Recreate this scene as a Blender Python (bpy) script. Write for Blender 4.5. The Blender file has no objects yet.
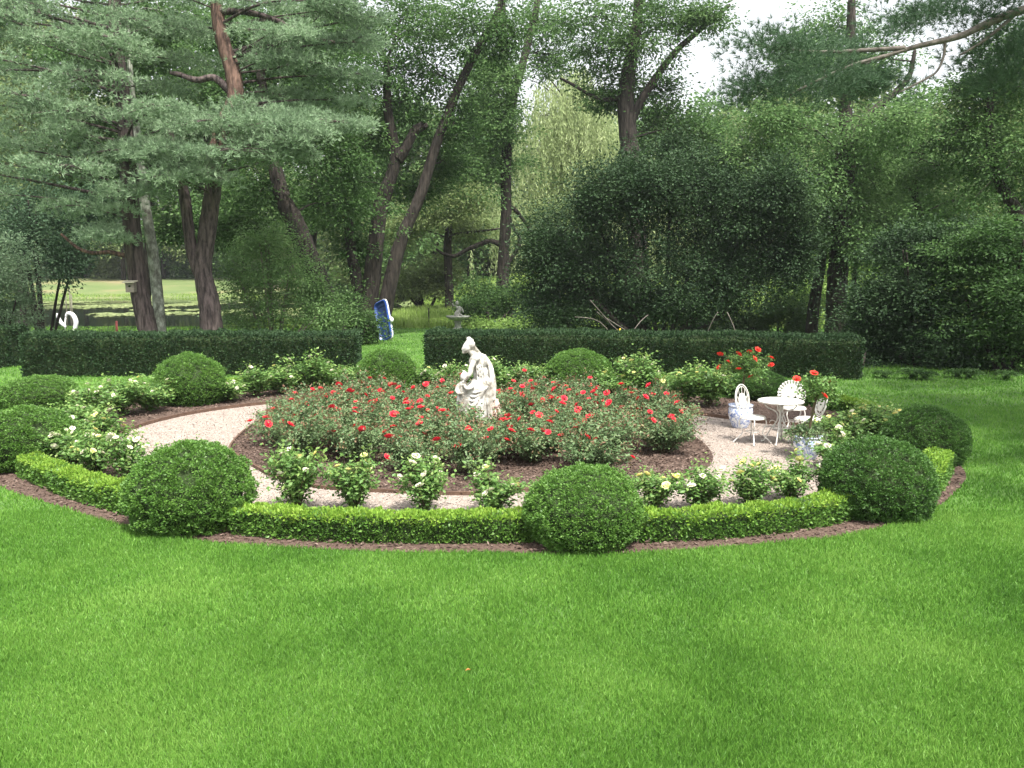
import bpy, math, random
import numpy as np
from mathutils import Vector, Matrix, noise as mnoise

rng = np.random.default_rng(11)
random.seed(11)
scene = bpy.context.scene
COL = scene.collection
PI = math.pi

# ------------------------------------------------------------------ camera
F = 850.0; CH = 2.9; HOR = 270.0
PITCH = math.atan((384 - HOR) / F)
cam_d = bpy.data.cameras.new('camera'); cam = bpy.data.objects.new('camera', cam_d); COL.objects.link(cam)
cam.location = (0, 0, CH); cam.rotation_euler = (PI / 2 - PITCH, 0, 0)
cam_d.sensor_width = 36; cam_d.lens = F / 1024 * 36; cam_d.clip_end = 2000; cam_d.clip_start = 0.05
scene.camera = cam


def ray(px, py):
    x = (px - 512) / F; y = -(py - 384) / F
    return x, math.cos(PITCH) + y * math.sin(PITCH), -math.sin(PITCH) + y * math.cos(PITCH)


def G(px, py, z=0.0):
    x, dy, dz = ray(px, py); t = (z - CH) / dz
    return (x * t, dy * t)


def P(px, py, Y):
    x, dy, dz = ray(px, py); t = Y / dy
    return np.array((x * t, Y, CH + dz * t))


# ------------------------------------------------------------------ render + light
scene.render.engine = 'CYCLES'
cy = scene.cycles
cy.use_denoising = True
cy.max_bounces = 5; cy.diffuse_bounces = 3; cy.glossy_bounces = 2; cy.transmission_bounces = 3; cy.transparent_max_bounces = 4
cy.use_adaptive_sampling = True; cy.adaptive_threshold = 0.015
cy.sample_clamp_indirect = 4
vs = scene.view_settings
vs.view_transform = 'Standard'; vs.look = 'None'; vs.gamma = 1; vs.exposure = 1.3; vs.use_curve_mapping = False

SUN_EL = math.radians(63)
SUN_H = Vector((0.45, -0.89, 0)).normalized()          # horizontal direction towards the sun
w = bpy.data.worlds.new('World'); scene.world = w; w.use_nodes = True
nt = w.node_tree; nt.nodes.clear()
sky = nt.nodes.new('ShaderNodeTexSky'); sky.sky_type = 'NISHITA'; sky.sun_disc = False
sky.sun_elevation = SUN_EL
sky.sun_rotation = math.atan2(SUN_H.x, SUN_H.y)
sky.dust_density = 5.0; sky.air_density = 1.3; sky.ozone_density = 1.0
hs = nt.nodes.new('ShaderNodeHueSaturation'); hs.inputs['Saturation'].default_value = 0.2
bg = nt.nodes.new('ShaderNodeBackground'); bg.inputs['Strength'].default_value = 0.15
out = nt.nodes.new('ShaderNodeOutputWorld')
nt.links.new(sky.outputs[0], hs.inputs['Color']); nt.links.new(hs.outputs[0], bg.inputs['Color']); nt.links.new(bg.outputs[0], out.inputs['Surface'])
sd = bpy.data.lights.new('sun', 'SUN'); sd.energy = 3.5; sd.angle = math.radians(2.5); sd.color = (1.0, 0.955, 0.88)
so = bpy.data.objects.new('sun', sd); COL.objects.link(so)
sdir = Vector((SUN_H.x * math.cos(SUN_EL), SUN_H.y * math.cos(SUN_EL), math.sin(SUN_EL)))
so.rotation_euler = sdir.to_track_quat('Z', 'Y').to_euler(); so.location = (0, -10, 40)


# ------------------------------------------------------------------ materials
def new_mat(name):
    m = bpy.data.materials.new(name); m.use_nodes = True
    n = m.node_tree.nodes; n.clear()
    return m, n, m.node_tree.links


def ramp(n, cols):
    r = n.new('ShaderNodeValToRGB'); e = r.color_ramp.elements
    e[0].position = cols[0][0]; e[0].color = (*cols[0][1], 1)
    e[1].position = cols[-1][0]; e[1].color = (*cols[-1][1], 1)
    for p, c in cols[1:-1]:
        q = e.new(p); q.color = (*c, 1)
    return r


def leaf_mat(name, c1, c2, c3, trans=0.3, rough=0.55, nscale=1.2, spec=0.35, namp=1.2, det=2):
    """c1..c3: leaf colours picked at random leaf by leaf, drifting with a slow noise"""
    m, n, l = new_mat(name)
    geo = n.new('ShaderNodeNewGeometry')
    tc = n.new('ShaderNodeTexCoord')
    no = n.new('ShaderNodeTexNoise'); no.inputs['Scale'].default_value = nscale; no.inputs['Detail'].default_value = det
    l.new(tc.outputs['Object'], no.inputs['Vector'])
    ma = n.new('ShaderNodeMath'); ma.operation = 'MULTIPLY_ADD'; ma.inputs[1].default_value = 0.6
    l.new(geo.outputs['Random Per Island'], ma.inputs[0])
    mb = n.new('ShaderNodeMath'); mb.operation = 'MULTIPLY_ADD'; mb.inputs[1].default_value = namp; mb.inputs[2].default_value = .2 - namp / 2
    l.new(no.outputs['Fac'], mb.inputs[0]); l.new(mb.outputs[0], ma.inputs[2])
    r = ramp(n, [(0.0, c1), (0.5, c2), (1.0, c3)]); l.new(ma.outputs[0], r.inputs[0])
    pb = n.new('ShaderNodeBsdfPrincipled'); pb.inputs['Roughness'].default_value = rough
    pb.inputs['Specular IOR Level'].default_value = spec
    l.new(r.outputs[0], pb.inputs['Base Color'])
    tr = n.new('ShaderNodeBsdfTranslucent'); l.new(r.outputs[0], tr.inputs['Color'])
    mx = n.new('ShaderNodeMixShader'); mx.inputs[0].default_value = trans
    l.new(pb.outputs[0], mx.inputs[1]); l.new(tr.outputs[0], mx.inputs[2])
    o = n.new('ShaderNodeOutputMaterial'); l.new(mx.outputs[0], o.inputs[0])
    return m


def noise_mat(name, cols, scale=5, detail=6, rough=0.9, bump=0.0, bscale=None, stretch=(1, 1, 1), spec=0.3, bdist=0.02, metallic=0):
    m, n, l = new_mat(name)
    tc = n.new('ShaderNodeTexCoord'); mp = n.new('ShaderNodeMapping'); mp.inputs['Scale'].default_value = stretch
    l.new(tc.outputs['Object'], mp.inputs[0])
    no = n.new('ShaderNodeTexNoise'); no.inputs['Scale'].default_value = scale; no.inputs['Detail'].default_value = detail
    no.inputs['Roughness'].default_value = 0.65
    l.new(mp.outputs[0], no.inputs['Vector'])
    r = ramp(n, cols); l.new(no.outputs['Fac'], r.inputs[0])
    pb = n.new('ShaderNodeBsdfPrincipled'); pb.inputs['Roughness'].default_value = rough; pb.inputs['Specular IOR Level'].default_value = spec
    pb.inputs['Metallic'].default_value = metallic
    l.new(r.outputs[0], pb.inputs['Base Color'])
    if bump:
        nb = n.new('ShaderNodeTexNoise'); nb.inputs['Scale'].default_value = bscale or scale * 2; nb.inputs['Detail'].default_value = 5
        l.new(mp.outputs[0], nb.inputs['Vector'])
        b = n.new('ShaderNodeBump'); b.inputs['Strength'].default_value = bump; b.inputs['Distance'].default_value = bdist
        l.new(nb.outputs['Fac'], b.inputs['Height']); l.new(b.outputs[0], pb.inputs['Normal'])
    o = n.new('ShaderNodeOutputMaterial'); l.new(pb.outputs[0], o.inputs[0])
    return m


M = {}
M['lawn'] = noise_mat('lawn', [(0.3, (0.05, 0.11, 0.02)), (0.7, (0.08, 0.16, 0.03))], 0.8, 8, 0.95, 0.5, 60)
M['meadow'] = noise_mat('meadow', [(0.3, (0.06, 0.105, 0.03)), (0.52, (0.11, 0.145, 0.05)), (0.68, (0.19, 0.165, 0.085))], 0.12, 6, 0.95, 0.5, 6)
M['blade'] = leaf_mat('grass_blade', (0.066, 0.17, 0.024), (0.118, 0.27, 0.036), (0.215, 0.38, 0.075), 0.4, 0.5, 0.5, namp=2.0, det=9)
M['tallgrass'] = leaf_mat('tall_grass', (0.17, 0.28, 0.06), (0.25, 0.37, 0.085), (0.33, 0.42, 0.15), 0.4, 0.7, 0.25, .1)
M['mulch'] = noise_mat('mulch', [(0.25, (0.045, 0.026, 0.019)), (0.5, (0.085, 0.055, 0.042)), (0.75, (0.165, 0.115, 0.092))], 22, 10, 0.95, 1.0, 45, bdist=0.03)
M['chips'] = leaf_mat('bark_chips', (0.035, 0.023, 0.017), (0.09, 0.060, 0.046), (0.2, 0.148, 0.12), 0.0, 0.9, 3)
M['soil'] = noise_mat('soil', [(0.3, (0.03, 0.02, 0.012)), (0.7, (0.07, 0.05, 0.03))], 8, 8, 0.95, 0.6, 20)
M['gravel'] = noise_mat('gravel', [(0.28, (0.16, 0.125, 0.105)), (0.5, (0.28, 0.235, 0.20)), (0.7, (0.39, 0.345, 0.305))], 38, 12, 0.95, 0.8, 90, bdist=0.015)
M['pebble'] = leaf_mat('pebbles', (0.17, 0.135, 0.115), (0.29, 0.24, 0.21), (0.40, 0.35, 0.31), 0.0, 0.85, 3)
M['box'] = leaf_mat('boxwood_leaf', (0.048, 0.12, 0.021), (0.092, 0.20, 0.033), (0.175, 0.31, 0.06), 0.28, 0.45, 2.0, 0.4, namp=.6)
M['boxshaded'] = leaf_mat('boxwood_leaf_shaded', (0.030, 0.082, 0.016), (0.058, 0.14, 0.025), (0.10, 0.20, 0.04), 0.24, 0.45, 2.0, 0.4, namp=.6)  # darker copy of the box leaf, tree shade put into the colour
M['boxlitnew'] = leaf_mat('boxwood_lit_new_growth', (0.13, 0.25, 0.03), (0.21, 0.36, 0.045), (0.32, 0.45, 0.08), 0.4, 0.5, 3.0, 0.3)  # young lime growth, with light on the hedge tops put into the colour
M['core'] = noise_mat('shade_fill', [(0.3, (0.015, 0.028, 0.008)), (0.7, (0.03, 0.05, 0.014))], 12, 5, 0.95, 0.8, 30)  # dark inner solid, added to block light inside clipped balls and hedges
M['yew'] = leaf_mat('yew_leaf', (0.018, 0.043, 0.018), (0.028, 0.06, 0.023), (0.045, 0.085, 0.03), 0.2, 0.6, 1.5, .2)
M['roseleaf'] = leaf_mat('red_rose_leaf', (0.065, 0.12, 0.045), (0.115, 0.19, 0.075), (0.22, 0.285, 0.135), 0.3, 0.5, 2.0, 0.4)
M['rosebronze'] = leaf_mat('rose_bronze_shoots', (0.15, 0.08, 0.05), (0.2, 0.12, 0.07), (0.22, 0.2, 0.09), 0.3, 0.5, 2.0)
M['wroseleaf'] = leaf_mat('white_rose_leaf', (0.06, 0.135, 0.03), (0.11, 0.22, 0.05), (0.21, 0.34, 0.09), 0.35, 0.5, 3.0, 0.4)
M['wrosenew'] = leaf_mat('rose_new_leaf', (0.13, 0.22, 0.05), (0.2, 0.31, 0.08), (0.3, 0.38, 0.13), 0.35, 0.5, 2.0)
M['stem'] = noise_mat('rose_stem', [(0.3, (0.06, 0.06, 0.03)), (0.7, (0.12, 0.09, 0.05))], 10)
M['redbloom'] = leaf_mat('red_petal', (0.66, 0.022, 0.05), (0.74, 0.035, 0.06), (0.8, 0.07, 0.09), 0.3, 0.6, 4)
M['scarlet'] = leaf_mat('scarlet_petal', (0.7, 0.03, 0.025), (0.76, 0.05, 0.035), (0.8, 0.10, 0.06), 0.3, 0.6, 4)
M['whitebloom'] = leaf_mat('white_petal', (0.70, 0.67, 0.5), (0.76, 0.73, 0.58), (0.8, 0.78, 0.66), 0.3, 0.6, 4)
M['yellowbloom'] = leaf_mat('yellow_petal', (0.80, 0.70, 0.22), (0.84, 0.77, 0.34), (0.86, 0.82, 0.48), 0.3, 0.6, 4)
M['pine'] = leaf_mat('pine_needles', (0.12, 0.19, 0.11), (0.22, 0.32, 0.185), (0.38, 0.50, 0.32), 0.4, 0.6, 0.8, .2)
M['pinedark'] = leaf_mat('pine_needles_dark', (0.045, 0.09, 0.05), (0.065, 0.12, 0.062), (0.09, 0.155, 0.08), 0.3, 0.6, 0.8, .2)
M['oak'] = leaf_mat('dark_tree_leaf', (0.035, 0.08, 0.023), (0.062, 0.13, 0.035), (0.12, 0.205, 0.063), 0.42, 0.6, 0.4, .25)
M['maple'] = leaf_mat('green_tree_leaf', (0.055, 0.115, 0.037), (0.105, 0.195, 0.062), (0.18, 0.29, 0.105), 0.45, 0.6, 0.4, .25)
M['olive'] = leaf_mat('olive_tree_leaf', (0.10, 0.15, 0.05), (0.17, 0.23, 0.085), (0.26, 0.32, 0.13), 0.45, 0.6, 0.4, .25)
M['willow'] = leaf_mat('willow_leaf', (0.22, 0.29, 0.12), (0.32, 0.39, 0.18), (0.42, 0.48, 0.26), 0.45, 0.6, 0.4, .2)
M['shrub'] = leaf_mat('light_shrub_leaf', (0.08, 0.15, 0.045), (0.13, 0.23, 0.075), (0.2, 0.32, 0.11), 0.35, 0.5, 0.9)
M['evergreen'] = leaf_mat('evergreen_leaf', (0.019, 0.043, 0.018), (0.033, 0.067, 0.026), (0.06, 0.105, 0.042), 0.22, 0.6, 0.7, .2)
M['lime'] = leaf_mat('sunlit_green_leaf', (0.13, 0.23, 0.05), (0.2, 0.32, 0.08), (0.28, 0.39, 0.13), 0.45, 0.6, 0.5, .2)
M['bark'] = noise_mat('dark_bark', [(0.38, (0.012, 0.010, 0.008)), (0.64, (0.055, 0.045, 0.038))], 11, 8, 0.95, 1.0, 14, (1, 1, 0.16), bdist=0.07)
M['pinebark'] = noise_mat('pine_bark', [(0.38, (0.022, 0.017, 0.016)), (0.64, (0.13, 0.10, 0.094))], 11, 8, 0.95, 1.0, 14, (1, 1, 0.16), bdist=0.07)
M['redbark'] = noise_mat('reddish_pine_bark', [(0.38, (0.05, 0.032, 0.026)), (0.64, (0.20, 0.122, 0.095))], 11, 8, 0.95, 1.0, 14, (1, 1, 0.16), bdist=0.07)
M['birch'] = noise_mat('lichen_grey_bark', [(0.36, (0.07, 0.065, 0.055)), (0.5, (0.22, 0.23, 0.19)), (0.64, (0.48, 0.5, 0.43))], 5, 8, 0.9, 0.6, 9, (1, 1, 0.6), bdist=0.03)
M['greybark'] = noise_mat('grey_limb_bark', [(0.3, (0.055, 0.047, 0.04)), (0.7, (0.17, 0.15, 0.13))], 6, 8, 0.9, 0.8, 12, bdist=0.03)
M['deadwood'] = noise_mat('bare_dead_wood', [(0.3, (0.07, 0.06, 0.05)), (0.7, (0.18, 0.16, 0.14))], 6, 5, 0.9)
M['stone'] = noise_mat('weathered_white_stone', [(0.36, (0.13, 0.118, 0.09)), (0.46, (0.33, 0.31, 0.27)), (0.60, (0.54, 0.53, 0.495))], 5, 10, 0.85, 0.4, 30, bdist=0.01)
M['rock'] = noise_mat('pinkish_rock', [(0.3, (0.26, 0.18, 0.14)), (0.55, (0.5, 0.38, 0.32)), (0.75, (0.7, 0.62, 0.55))], 6, 8, 0.9, 0.6, 20)
M['greystone'] = noise_mat('mossy_grey_stone', [(0.3, (0.13, 0.14, 0.12)), (0.7, (0.38, 0.38, 0.34))], 7, 8, 0.9, 0.5, 20)
M['iron'] = noise_mat('white_painted_iron', [(0.28, (0.30, 0.22, 0.15)), (0.36, (0.52, 0.50, 0.45)), (0.6, (0.64, 0.63, 0.59))], 20, 5, 0.45, spec=0.5)
M['bluehull'] = noise_mat('blue_plastic', [(0.3, (0.008, 0.04, 0.2)), (0.7, (0.014, 0.065, 0.3))], 3, 4, 0.4, spec=0.5)
M['bluewell'] = noise_mat('dark_blue_plastic', [(0.3, (0.006, 0.03, 0.14)), (0.7, (0.01, 0.045, 0.2))], 3, 4, 0.5, spec=0.5)
M['whiteplastic'] = noise_mat('white_plastic', [(0.3, (0.68, 0.68, 0.66)), (0.7, (0.8, 0.8, 0.78))], 3, 3, 0.4, spec=0.5)
M['redpaint'] = noise_mat('red_paint', [(0.3, (0.55, 0.12, 0.11)), (0.7, (0.68, 0.2, 0.18))], 8)
M['yellowpaint'] = noise_mat('yellow_paint', [(0.3, (0.62, 0.45, 0.03)), (0.7, (0.75, 0.55, 0.05))], 8)
M['greywood'] = noise_mat('weathered_wood', [(0.3, (0.13, 0.11, 0.085)), (0.7, (0.30, 0.27, 0.22))], 8, 6, 0.9, stretch=(1, 1, 6))
M['palewood'] = noise_mat('pale_wood', [(0.3, (0.42, 0.38, 0.28)), (0.7, (0.62, 0.57, 0.45))], 8)
M['edging'] = noise_mat('brown_edging', [(0.3, (0.06, 0.035, 0.025)), (0.7, (0.13, 0.08, 0.055))], 8)
M['lily'] = leaf_mat('lily_pad', (0.10, 0.14, 0.045), (0.18, 0.225, 0.08), (0.32, 0.36, 0.17), 0.1, 0.4, 0.2)
M['leaflitter'] = noise_mat('dry_leaf', [(0.3, (0.5, 0.16, 0.05)), (0.7, (0.6, 0.25, 0.09))], 8)

# water
m, n, l = new_mat('pond_water')
pb = n.new('ShaderNodeBsdfPrincipled'); pb.inputs['Base Color'].default_value = (0.012, 0.018, 0.012, 1); pb.inputs['Roughness'].default_value = 0.06
no = n.new('ShaderNodeTexNoise'); no.inputs['Scale'].default_value = 3; b = n.new('ShaderNodeBump'); b.inputs['Strength'].default_value = 0.015
l.new(no.outputs['Fac'], b.inputs['Height']); l.new(b.outputs[0], pb.inputs['Normal'])
o = n.new('ShaderNodeOutputMaterial'); l.new(pb.outputs[0], o.inputs[0]); M['water'] = m

# blue and white glazed ceramic: scrolling brushwork in cobalt on white
m, n, l = new_mat('blue_white_ceramic')
tc = n.new('ShaderNodeTexCoord')
no = n.new('ShaderNodeTexNoise'); no.inputs['Scale'].default_value = 4.2; no.inputs['Detail'].default_value = 1.5; no.inputs['Distortion'].default_value = 2.2
l.new(tc.outputs['Object'], no.inputs['Vector'])
r = ramp(n, [(0.40, (0.72, 0.74, 0.76)), (0.455, (0.10, 0.17, 0.45)), (0.50, (0.66, 0.7, 0.75))])
e = r.color_ramp.elements.new(0.56); e.color = (0.22, 0.32, 0.6, 1)
e = r.color_ramp.elements.new(0.60); e.color = (0.75, 0.77, 0.78, 1)
l.new(no.outputs['Fac'], r.inputs[0])
pb = n.new('ShaderNodeBsdfPrincipled'); pb.inputs['Roughness'].default_value = 0.2
l.new(r.outputs[0], pb.inputs['Base Color'])
o = n.new('ShaderNodeOutputMaterial'); l.new(pb.outputs[0], o.inputs[0]); M['ceramic'] = m


# ------------------------------------------------------------------ mesh soup
def unit(a):
    return a / np.maximum(np.linalg.norm(a, axis=-1, keepdims=True), 1e-9)


class Soup:
    def __init__(s):
        s.v = []; s.f = []; s.n = 0; s.mats = []; s.smooth = []

    def add(s, verts, faces, mi=0, smooth=False):
        """verts (N,3); faces (M,k) int"""
        verts = np.asarray(verts, float); faces = np.asarray(faces, int)
        s.v.append(verts); s.f.append(faces + s.n); s.n += len(verts)
        s.mats.append(np.full(len(faces), mi)); s.smooth.append(np.full(len(faces), smooth))

    def leaves(s, p, d, size, width=0.45, spread=0.5, mi=0, up=None):
        """pointed leaf quads at p growing along d; up = preferred normal weight"""
        N = len(p)
        if N == 0: return
        d = unit(unit(np.asarray(d, float)) + spread * rng.normal(size=(N, 3)))
        if up is None:
            side = unit(np.cross(d, rng.normal(size=(N, 3))))
        else:
            side = unit(np.cross(d, unit(np.array([0, 0, 1.0]) + up * rng.normal(size=(N, 3)))))
        sz = (np.ones(N) * size * rng.uniform(0.65, 1.35, N))[:, None]
        nrm = np.cross(side, d)
        a = p; b = p + d * sz * 0.45 + side * sz * width * 0.5 + nrm * sz * .06
        c = p + d * sz; e = p + d * sz * 0.45 - side * sz * width * 0.5 + nrm * sz * .06
        v = np.stack([a, b, c, e], 1).reshape(-1, 3)
        f = np.arange(4 * N).reshape(N, 4)
        s.add(v, f, mi)

    def needles(s, p, d, length, nn=7, wid=0.012, mi=0, spread=0.55):
        N = len(p)
        pp = np.repeat(p, nn, 0); dd = np.repeat(unit(d), nn, 0)
        dd = unit(dd + spread * rng.normal(size=dd.shape))
        side = unit(np.cross(dd, rng.normal(size=dd.shape))) * wid
        L = (length * rng.uniform(0.7, 1.3, len(pp)))[:, None]
        v = np.stack([pp - side, pp + side, pp + dd * L], 1).reshape(-1, 3)
        # all needles of one tuft share a hub so that they are one piece
        s.add(v, np.arange(3 * len(pp)).reshape(-1, 3), mi)

    def tube(s, pts, rad, seg=8, mi=0, cap=True, wob=0.0):
        pts = np.asarray(pts, float); n = len(pts)
        rad = np.ones(n) * np.asarray(rad, float)
        t = np.gradient(pts, axis=0) if n > 2 else np.repeat((pts[1:] - pts[:1]), 2, 0)
        t = unit(t)
        ref = np.array([0.13, 0.27, 0.95]) if abs(t[0][2]) < 0.8 else np.array([0.9, 0.3, 0.1])
        u = unit(np.cross(t, ref)); v = np.cross(t, u)
        a = np.arange(seg) / seg * 2 * PI
        rr = rad[:, None] * (1 + wob * rng.normal(size=(n, seg)))
        ring = pts[:, None] + rr[..., None] * (np.cos(a)[None, :, None] * u[:, None] + np.sin(a)[None, :, None] * v[:, None])
        V = ring.reshape(-1, 3)
        i = np.arange(n - 1)[:, None] * seg; j = np.arange(seg)[None]; k = (j + 1) % seg
        f = np.stack([i + j, i + k, i + seg + k, i + seg + j], -1).reshape(-1, 4)
        base = s.n
        s.add(V, f, mi, True)
        if cap:
            s.add(np.array([pts[0], pts[-1]]), np.zeros((0, 3), int), mi)
            c0 = s.n - 2; c1 = s.n - 1
            jj = np.arange(seg); kk = (jj + 1) % seg
            s.f.append(np.stack([np.full(seg, c0), base + kk, base + jj], 1)); s.mats.append(np.full(seg, mi)); s.smooth.append(np.full(seg, True))
            e0 = base + (n - 1) * seg
            s.f.append(np.stack([np.full(seg, c1), e0 + jj, e0 + kk], 1)); s.mats.append(np.full(seg, mi)); s.smooth.append(np.full(seg, True))

    def box(s, c, size, mi=0, rot=None):
        c = np.asarray(c, float); h = np.asarray(size, float) / 2
        v = np.array([[x, y, z] for z in (-1, 1) for y in (-1, 1) for x in (-1, 1)]) * h
        if rot is not None: v = v @ np.array(rot.to_3x3()).T if isinstance(rot, Matrix) else v @ rot.T
        f = [[0, 2, 3, 1], [4, 5, 7, 6], [0, 1, 5, 4], [2, 6, 7, 3], [0, 4, 6, 2], [1, 3, 7, 5]]
        s.add(v + c, f, mi)

    def ball(s, c, r, seg=12, rings=8, mi=0, rot=None, bump=0.0, bs=3.0):
        c = np.asarray(c, float); r = np.ones(3) * np.asarray(r, float)
        th = np.linspace(0.0, PI, rings + 1)[:, None]; ph = np.arange(seg)[None] / seg * 2 * PI
        v = np.stack([np.sin(th) * np.cos(ph), np.sin(th) * np.sin(ph), np.cos(th) * np.ones_like(ph)], -1).reshape(-1, 3)
        if bump:
            k = np.array([1 + bump * mnoise.noise(Vector(q * bs) + Vector(c)) for q in v]); v = v * k[:, None]
        v = v * r
        if rot is not None: v = v @ np.array(rot.to_3x3()).T
        i = np.arange(rings)[:, None] * seg; j = np.arange(seg)[None]; k = (j + 1) % seg
        f = np.stack([i + j, i + seg + j, i + seg + k, i + k], -1).reshape(-1, 4)
        s.add(v + c, f, mi, True)

    def lathe(s, prof, seg=24, c=(0, 0, 0), mi=0, scallop=None):
        c = np.asarray(c, float); prof = np.asarray(prof, float); n = len(prof)
        a = np.arange(seg) / seg * 2 * PI
        R = prof[:, 0][:, None] * np.ones(seg)[None]
        if scallop: R = R * (1 + scallop[1] * np.abs(np.sin(a * scallop[0] / 2)))[None]
        v = np.stack([R * np.cos(a), R * np.sin(a), prof[:, 1][:, None] * np.ones(seg)], -1).reshape(-1, 3)
        i = np.arange(n - 1)[:, None] * seg; j = np.arange(seg)[None]; k = (j + 1) % seg
        s.add(v + c, np.stack([i + j, i + k, i + seg + k, i + seg + j], -1).reshape(-1, 4), mi, True)

    def mesh(s, name, mats):
        me = bpy.data.meshes.new(name)
        V = np.concatenate(s.v); me.vertices.add(len(V)); me.vertices.foreach_set('co', V.astype(np.float32).ravel())
        tot = []; loops = []
        for f in s.f:
            if len(f) == 0: continue
            tot.append(np.full(len(f), f.shape[1])); loops.append(f.ravel())
        tot = np.concatenate(tot); loops = np.concatenate(loops)
        me.loops.add(len(loops)); me.loops.foreach_set('vertex_index', loops.astype(np.int32))
        me.polygons.add(len(tot))
        st = np.concatenate([[0], np.cumsum(tot)[:-1]])
        me.polygons.foreach_set('loop_start', st.astype(np.int32))
        me.polygons.foreach_set('loop_total', tot.astype(np.int32))
        mi = np.concatenate([a for a, f in zip(s.mats, s.f) if len(f)]); sm = np.concatenate([a for a, f in zip(s.smooth, s.f) if len(f)])
        me.polygons.foreach_set('material_index', mi.astype(np.int32))
        me.polygons.foreach_set('use_smooth', sm.astype(bool))
        for q in (mats if isinstance(mats, (list, tuple)) else [mats]): me.materials.append(M[q])
        me.update(calc_edges=True); me.validate()
        return me

    def build(s, name, mats, parent=None):
        o = bpy.data.objects.new(name, s.mesh(name, mats)); COL.objects.link(o)
        if parent is not None: o.parent = parent
        return o


def tag(o, label=None, cat=None, group=None, kind=None):
    if label: o['label'] = label
    if cat: o['category'] = cat
    if group: o['group'] = group
    if kind: o['kind'] = kind
    return o


def empty(name, loc=(0, 0, 0), rz=0, **k):
    o = bpy.data.objects.new(name, None); COL.objects.link(o); o.location = tuple(loc); o.rotation_euler = (0, 0, rz)
    o.empty_display_size = 0.2
    return tag(o, **k)


def link(name, me, parent=None, loc=(0, 0, 0), rot=(0, 0, 0), sc=(1, 1, 1)):
    o = bpy.data.objects.new(name, me); COL.objects.link(o); o.parent = parent
    o.location = tuple(loc); o.rotation_euler = rot; o.scale = sc
    return o


def spline(pts, n=60, closed=False):
    pts = np.asarray(pts, float)
    k = len(pts); out_ = []
    segs = k if closed else k - 1
    m_ = max(2, n // segs)
    for i in range(segs):
        if closed: p0, p1, p2, p3 = pts[(i - 1) % k], pts[i], pts[(i + 1) % k], pts[(i + 2) % k]
        else: p0, p1, p2, p3 = pts[max(i - 1, 0)], pts[i], pts[i + 1], pts[min(i + 2, k - 1)]
        for t in np.arange(m_) / m_:
            out_.append(0.5 * ((2 * p1) + (-p0 + p2) * t + (2 * p0 - 5 * p1 + 4 * p2 - p3) * t * t + (-p0 + 3 * p1 - 3 * p2 + p3) * t ** 3))
    if not closed: out_.append(pts[-1])
    return np.array(out_)


def inside(poly, x, y):
    c = np.zeros(len(x), bool); n_ = len(poly); j = n_ - 1
    for i in range(n_):
        xi, yi = poly[i]; xj, yj = poly[j]
        if yi != yj:
            k = ((yi > y) != (yj > y)) & (x < (xj - xi) * (y - yi) / (yj - yi) + xi)
            c ^= k
        j = i
    return c


# ------------------------------------------------------------------ ground
OUTER = [(0, 487), (20, 495), (60, 507), (100, 520), (150, 531), (200, 541), (270, 547), (350, 551), (430, 553), (500, 553), (600, 555), (700, 549), (800, 541), (850, 535), (905, 521),
         (940, 505), (960, 488), (966, 475), (955, 460), (932, 440), (900, 426), (860, 413), (800, 405), (750, 400), (690, 396), (600, 391), (500, 389), (400, 388), (300, 389),
         (230, 390), (180, 393), (120, 400), (60, 409), (10, 420), (-30, 435), (-45, 455), (-30, 473)]
GRAV = [(118, 445), (121, 437), (134, 430), (158, 422.5), (197, 414), (255, 406), (330, 400), (390, 397), (450, 397), (520, 399), (600, 403), (665, 411), (723, 419), (760, 424), (800, 426), (835, 432),
        (852, 445), (852, 465), (840, 485), (822, 498), (800, 505), (740, 510), (667, 514), (590, 518), (517, 519), (420, 517), (332, 514), (290, 511), (235, 503), (180, 490), (142, 472), (123, 456)]
BED = [(230, 449), (238, 458), (254, 468), (280, 481), (325, 490), (400, 494), (470, 496), (520, 493), (570, 490), (620, 489), (670, 484), (702, 472), (713, 460), (706, 446), (690, 434), (668, 420),
       (640, 408), (590, 401), (520, 398), (440, 397), (380, 399), (320, 404), (278, 414), (248, 430)]
outer = spline([G(*p) for p in OUTER], 220, True)
grav = spline([G(*p) for p in GRAV], 220, True)
bed = spline([G(*p) for p in BED], 180, True)


def hills(x, y):
    x = np.asarray(x, float); y = np.asarray(y, float)
    h = np.zeros_like(x)
    k = np.clip((x + 12) / 14, 0, 1)                       # right: meadow climbs early; left: only beyond the pond
    h += k * np.clip(y - 52, 0, 70) * 0.075
    h += (1 - k) * np.clip(y - 98, 0, 90) * 0.055
    # pond hollow
    d = ((x + 34) / 27) ** 2 + ((y - 66) / 30) ** 2
    h -= 0.9 * np.clip(1.1 - d, 0, 0.4) / 0.4
    return h


def grid_sheet(name, xs, ys, fn, mat, z0=0.0):
    X, Y = np.meshgrid(xs, ys); Z = fn(X, Y) + z0
    V = np.stack([X, Y, Z], -1).reshape(-1, 3); nx = len(xs); ny = len(ys)
    i = np.arange(ny - 1)[:, None] * nx; j = np.arange(nx - 1)[None]
    f = np.stack([i + j, i + j + 1, i + nx + j + 1, i + nx + j], -1).reshape(-1, 4)
    s = Soup(); s.add(V, f, 0, True); return s.build(name, mat)


far = [130, 150, 180, 230, 300, 420, 600, 900]
xs = np.array([-a for a in far[::-1]] + list(np.arange(-110, 111, 2.0)) + far)
ys = np.array([-60, -30] + list(np.arange(-10, 140, 2.0)) + far[1:])
ground = grid_sheet('ground', xs, ys, hills, 'lawn'); tag(ground, 'green ground of lawn round the rose garden', 'ground', kind='structure')
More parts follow.
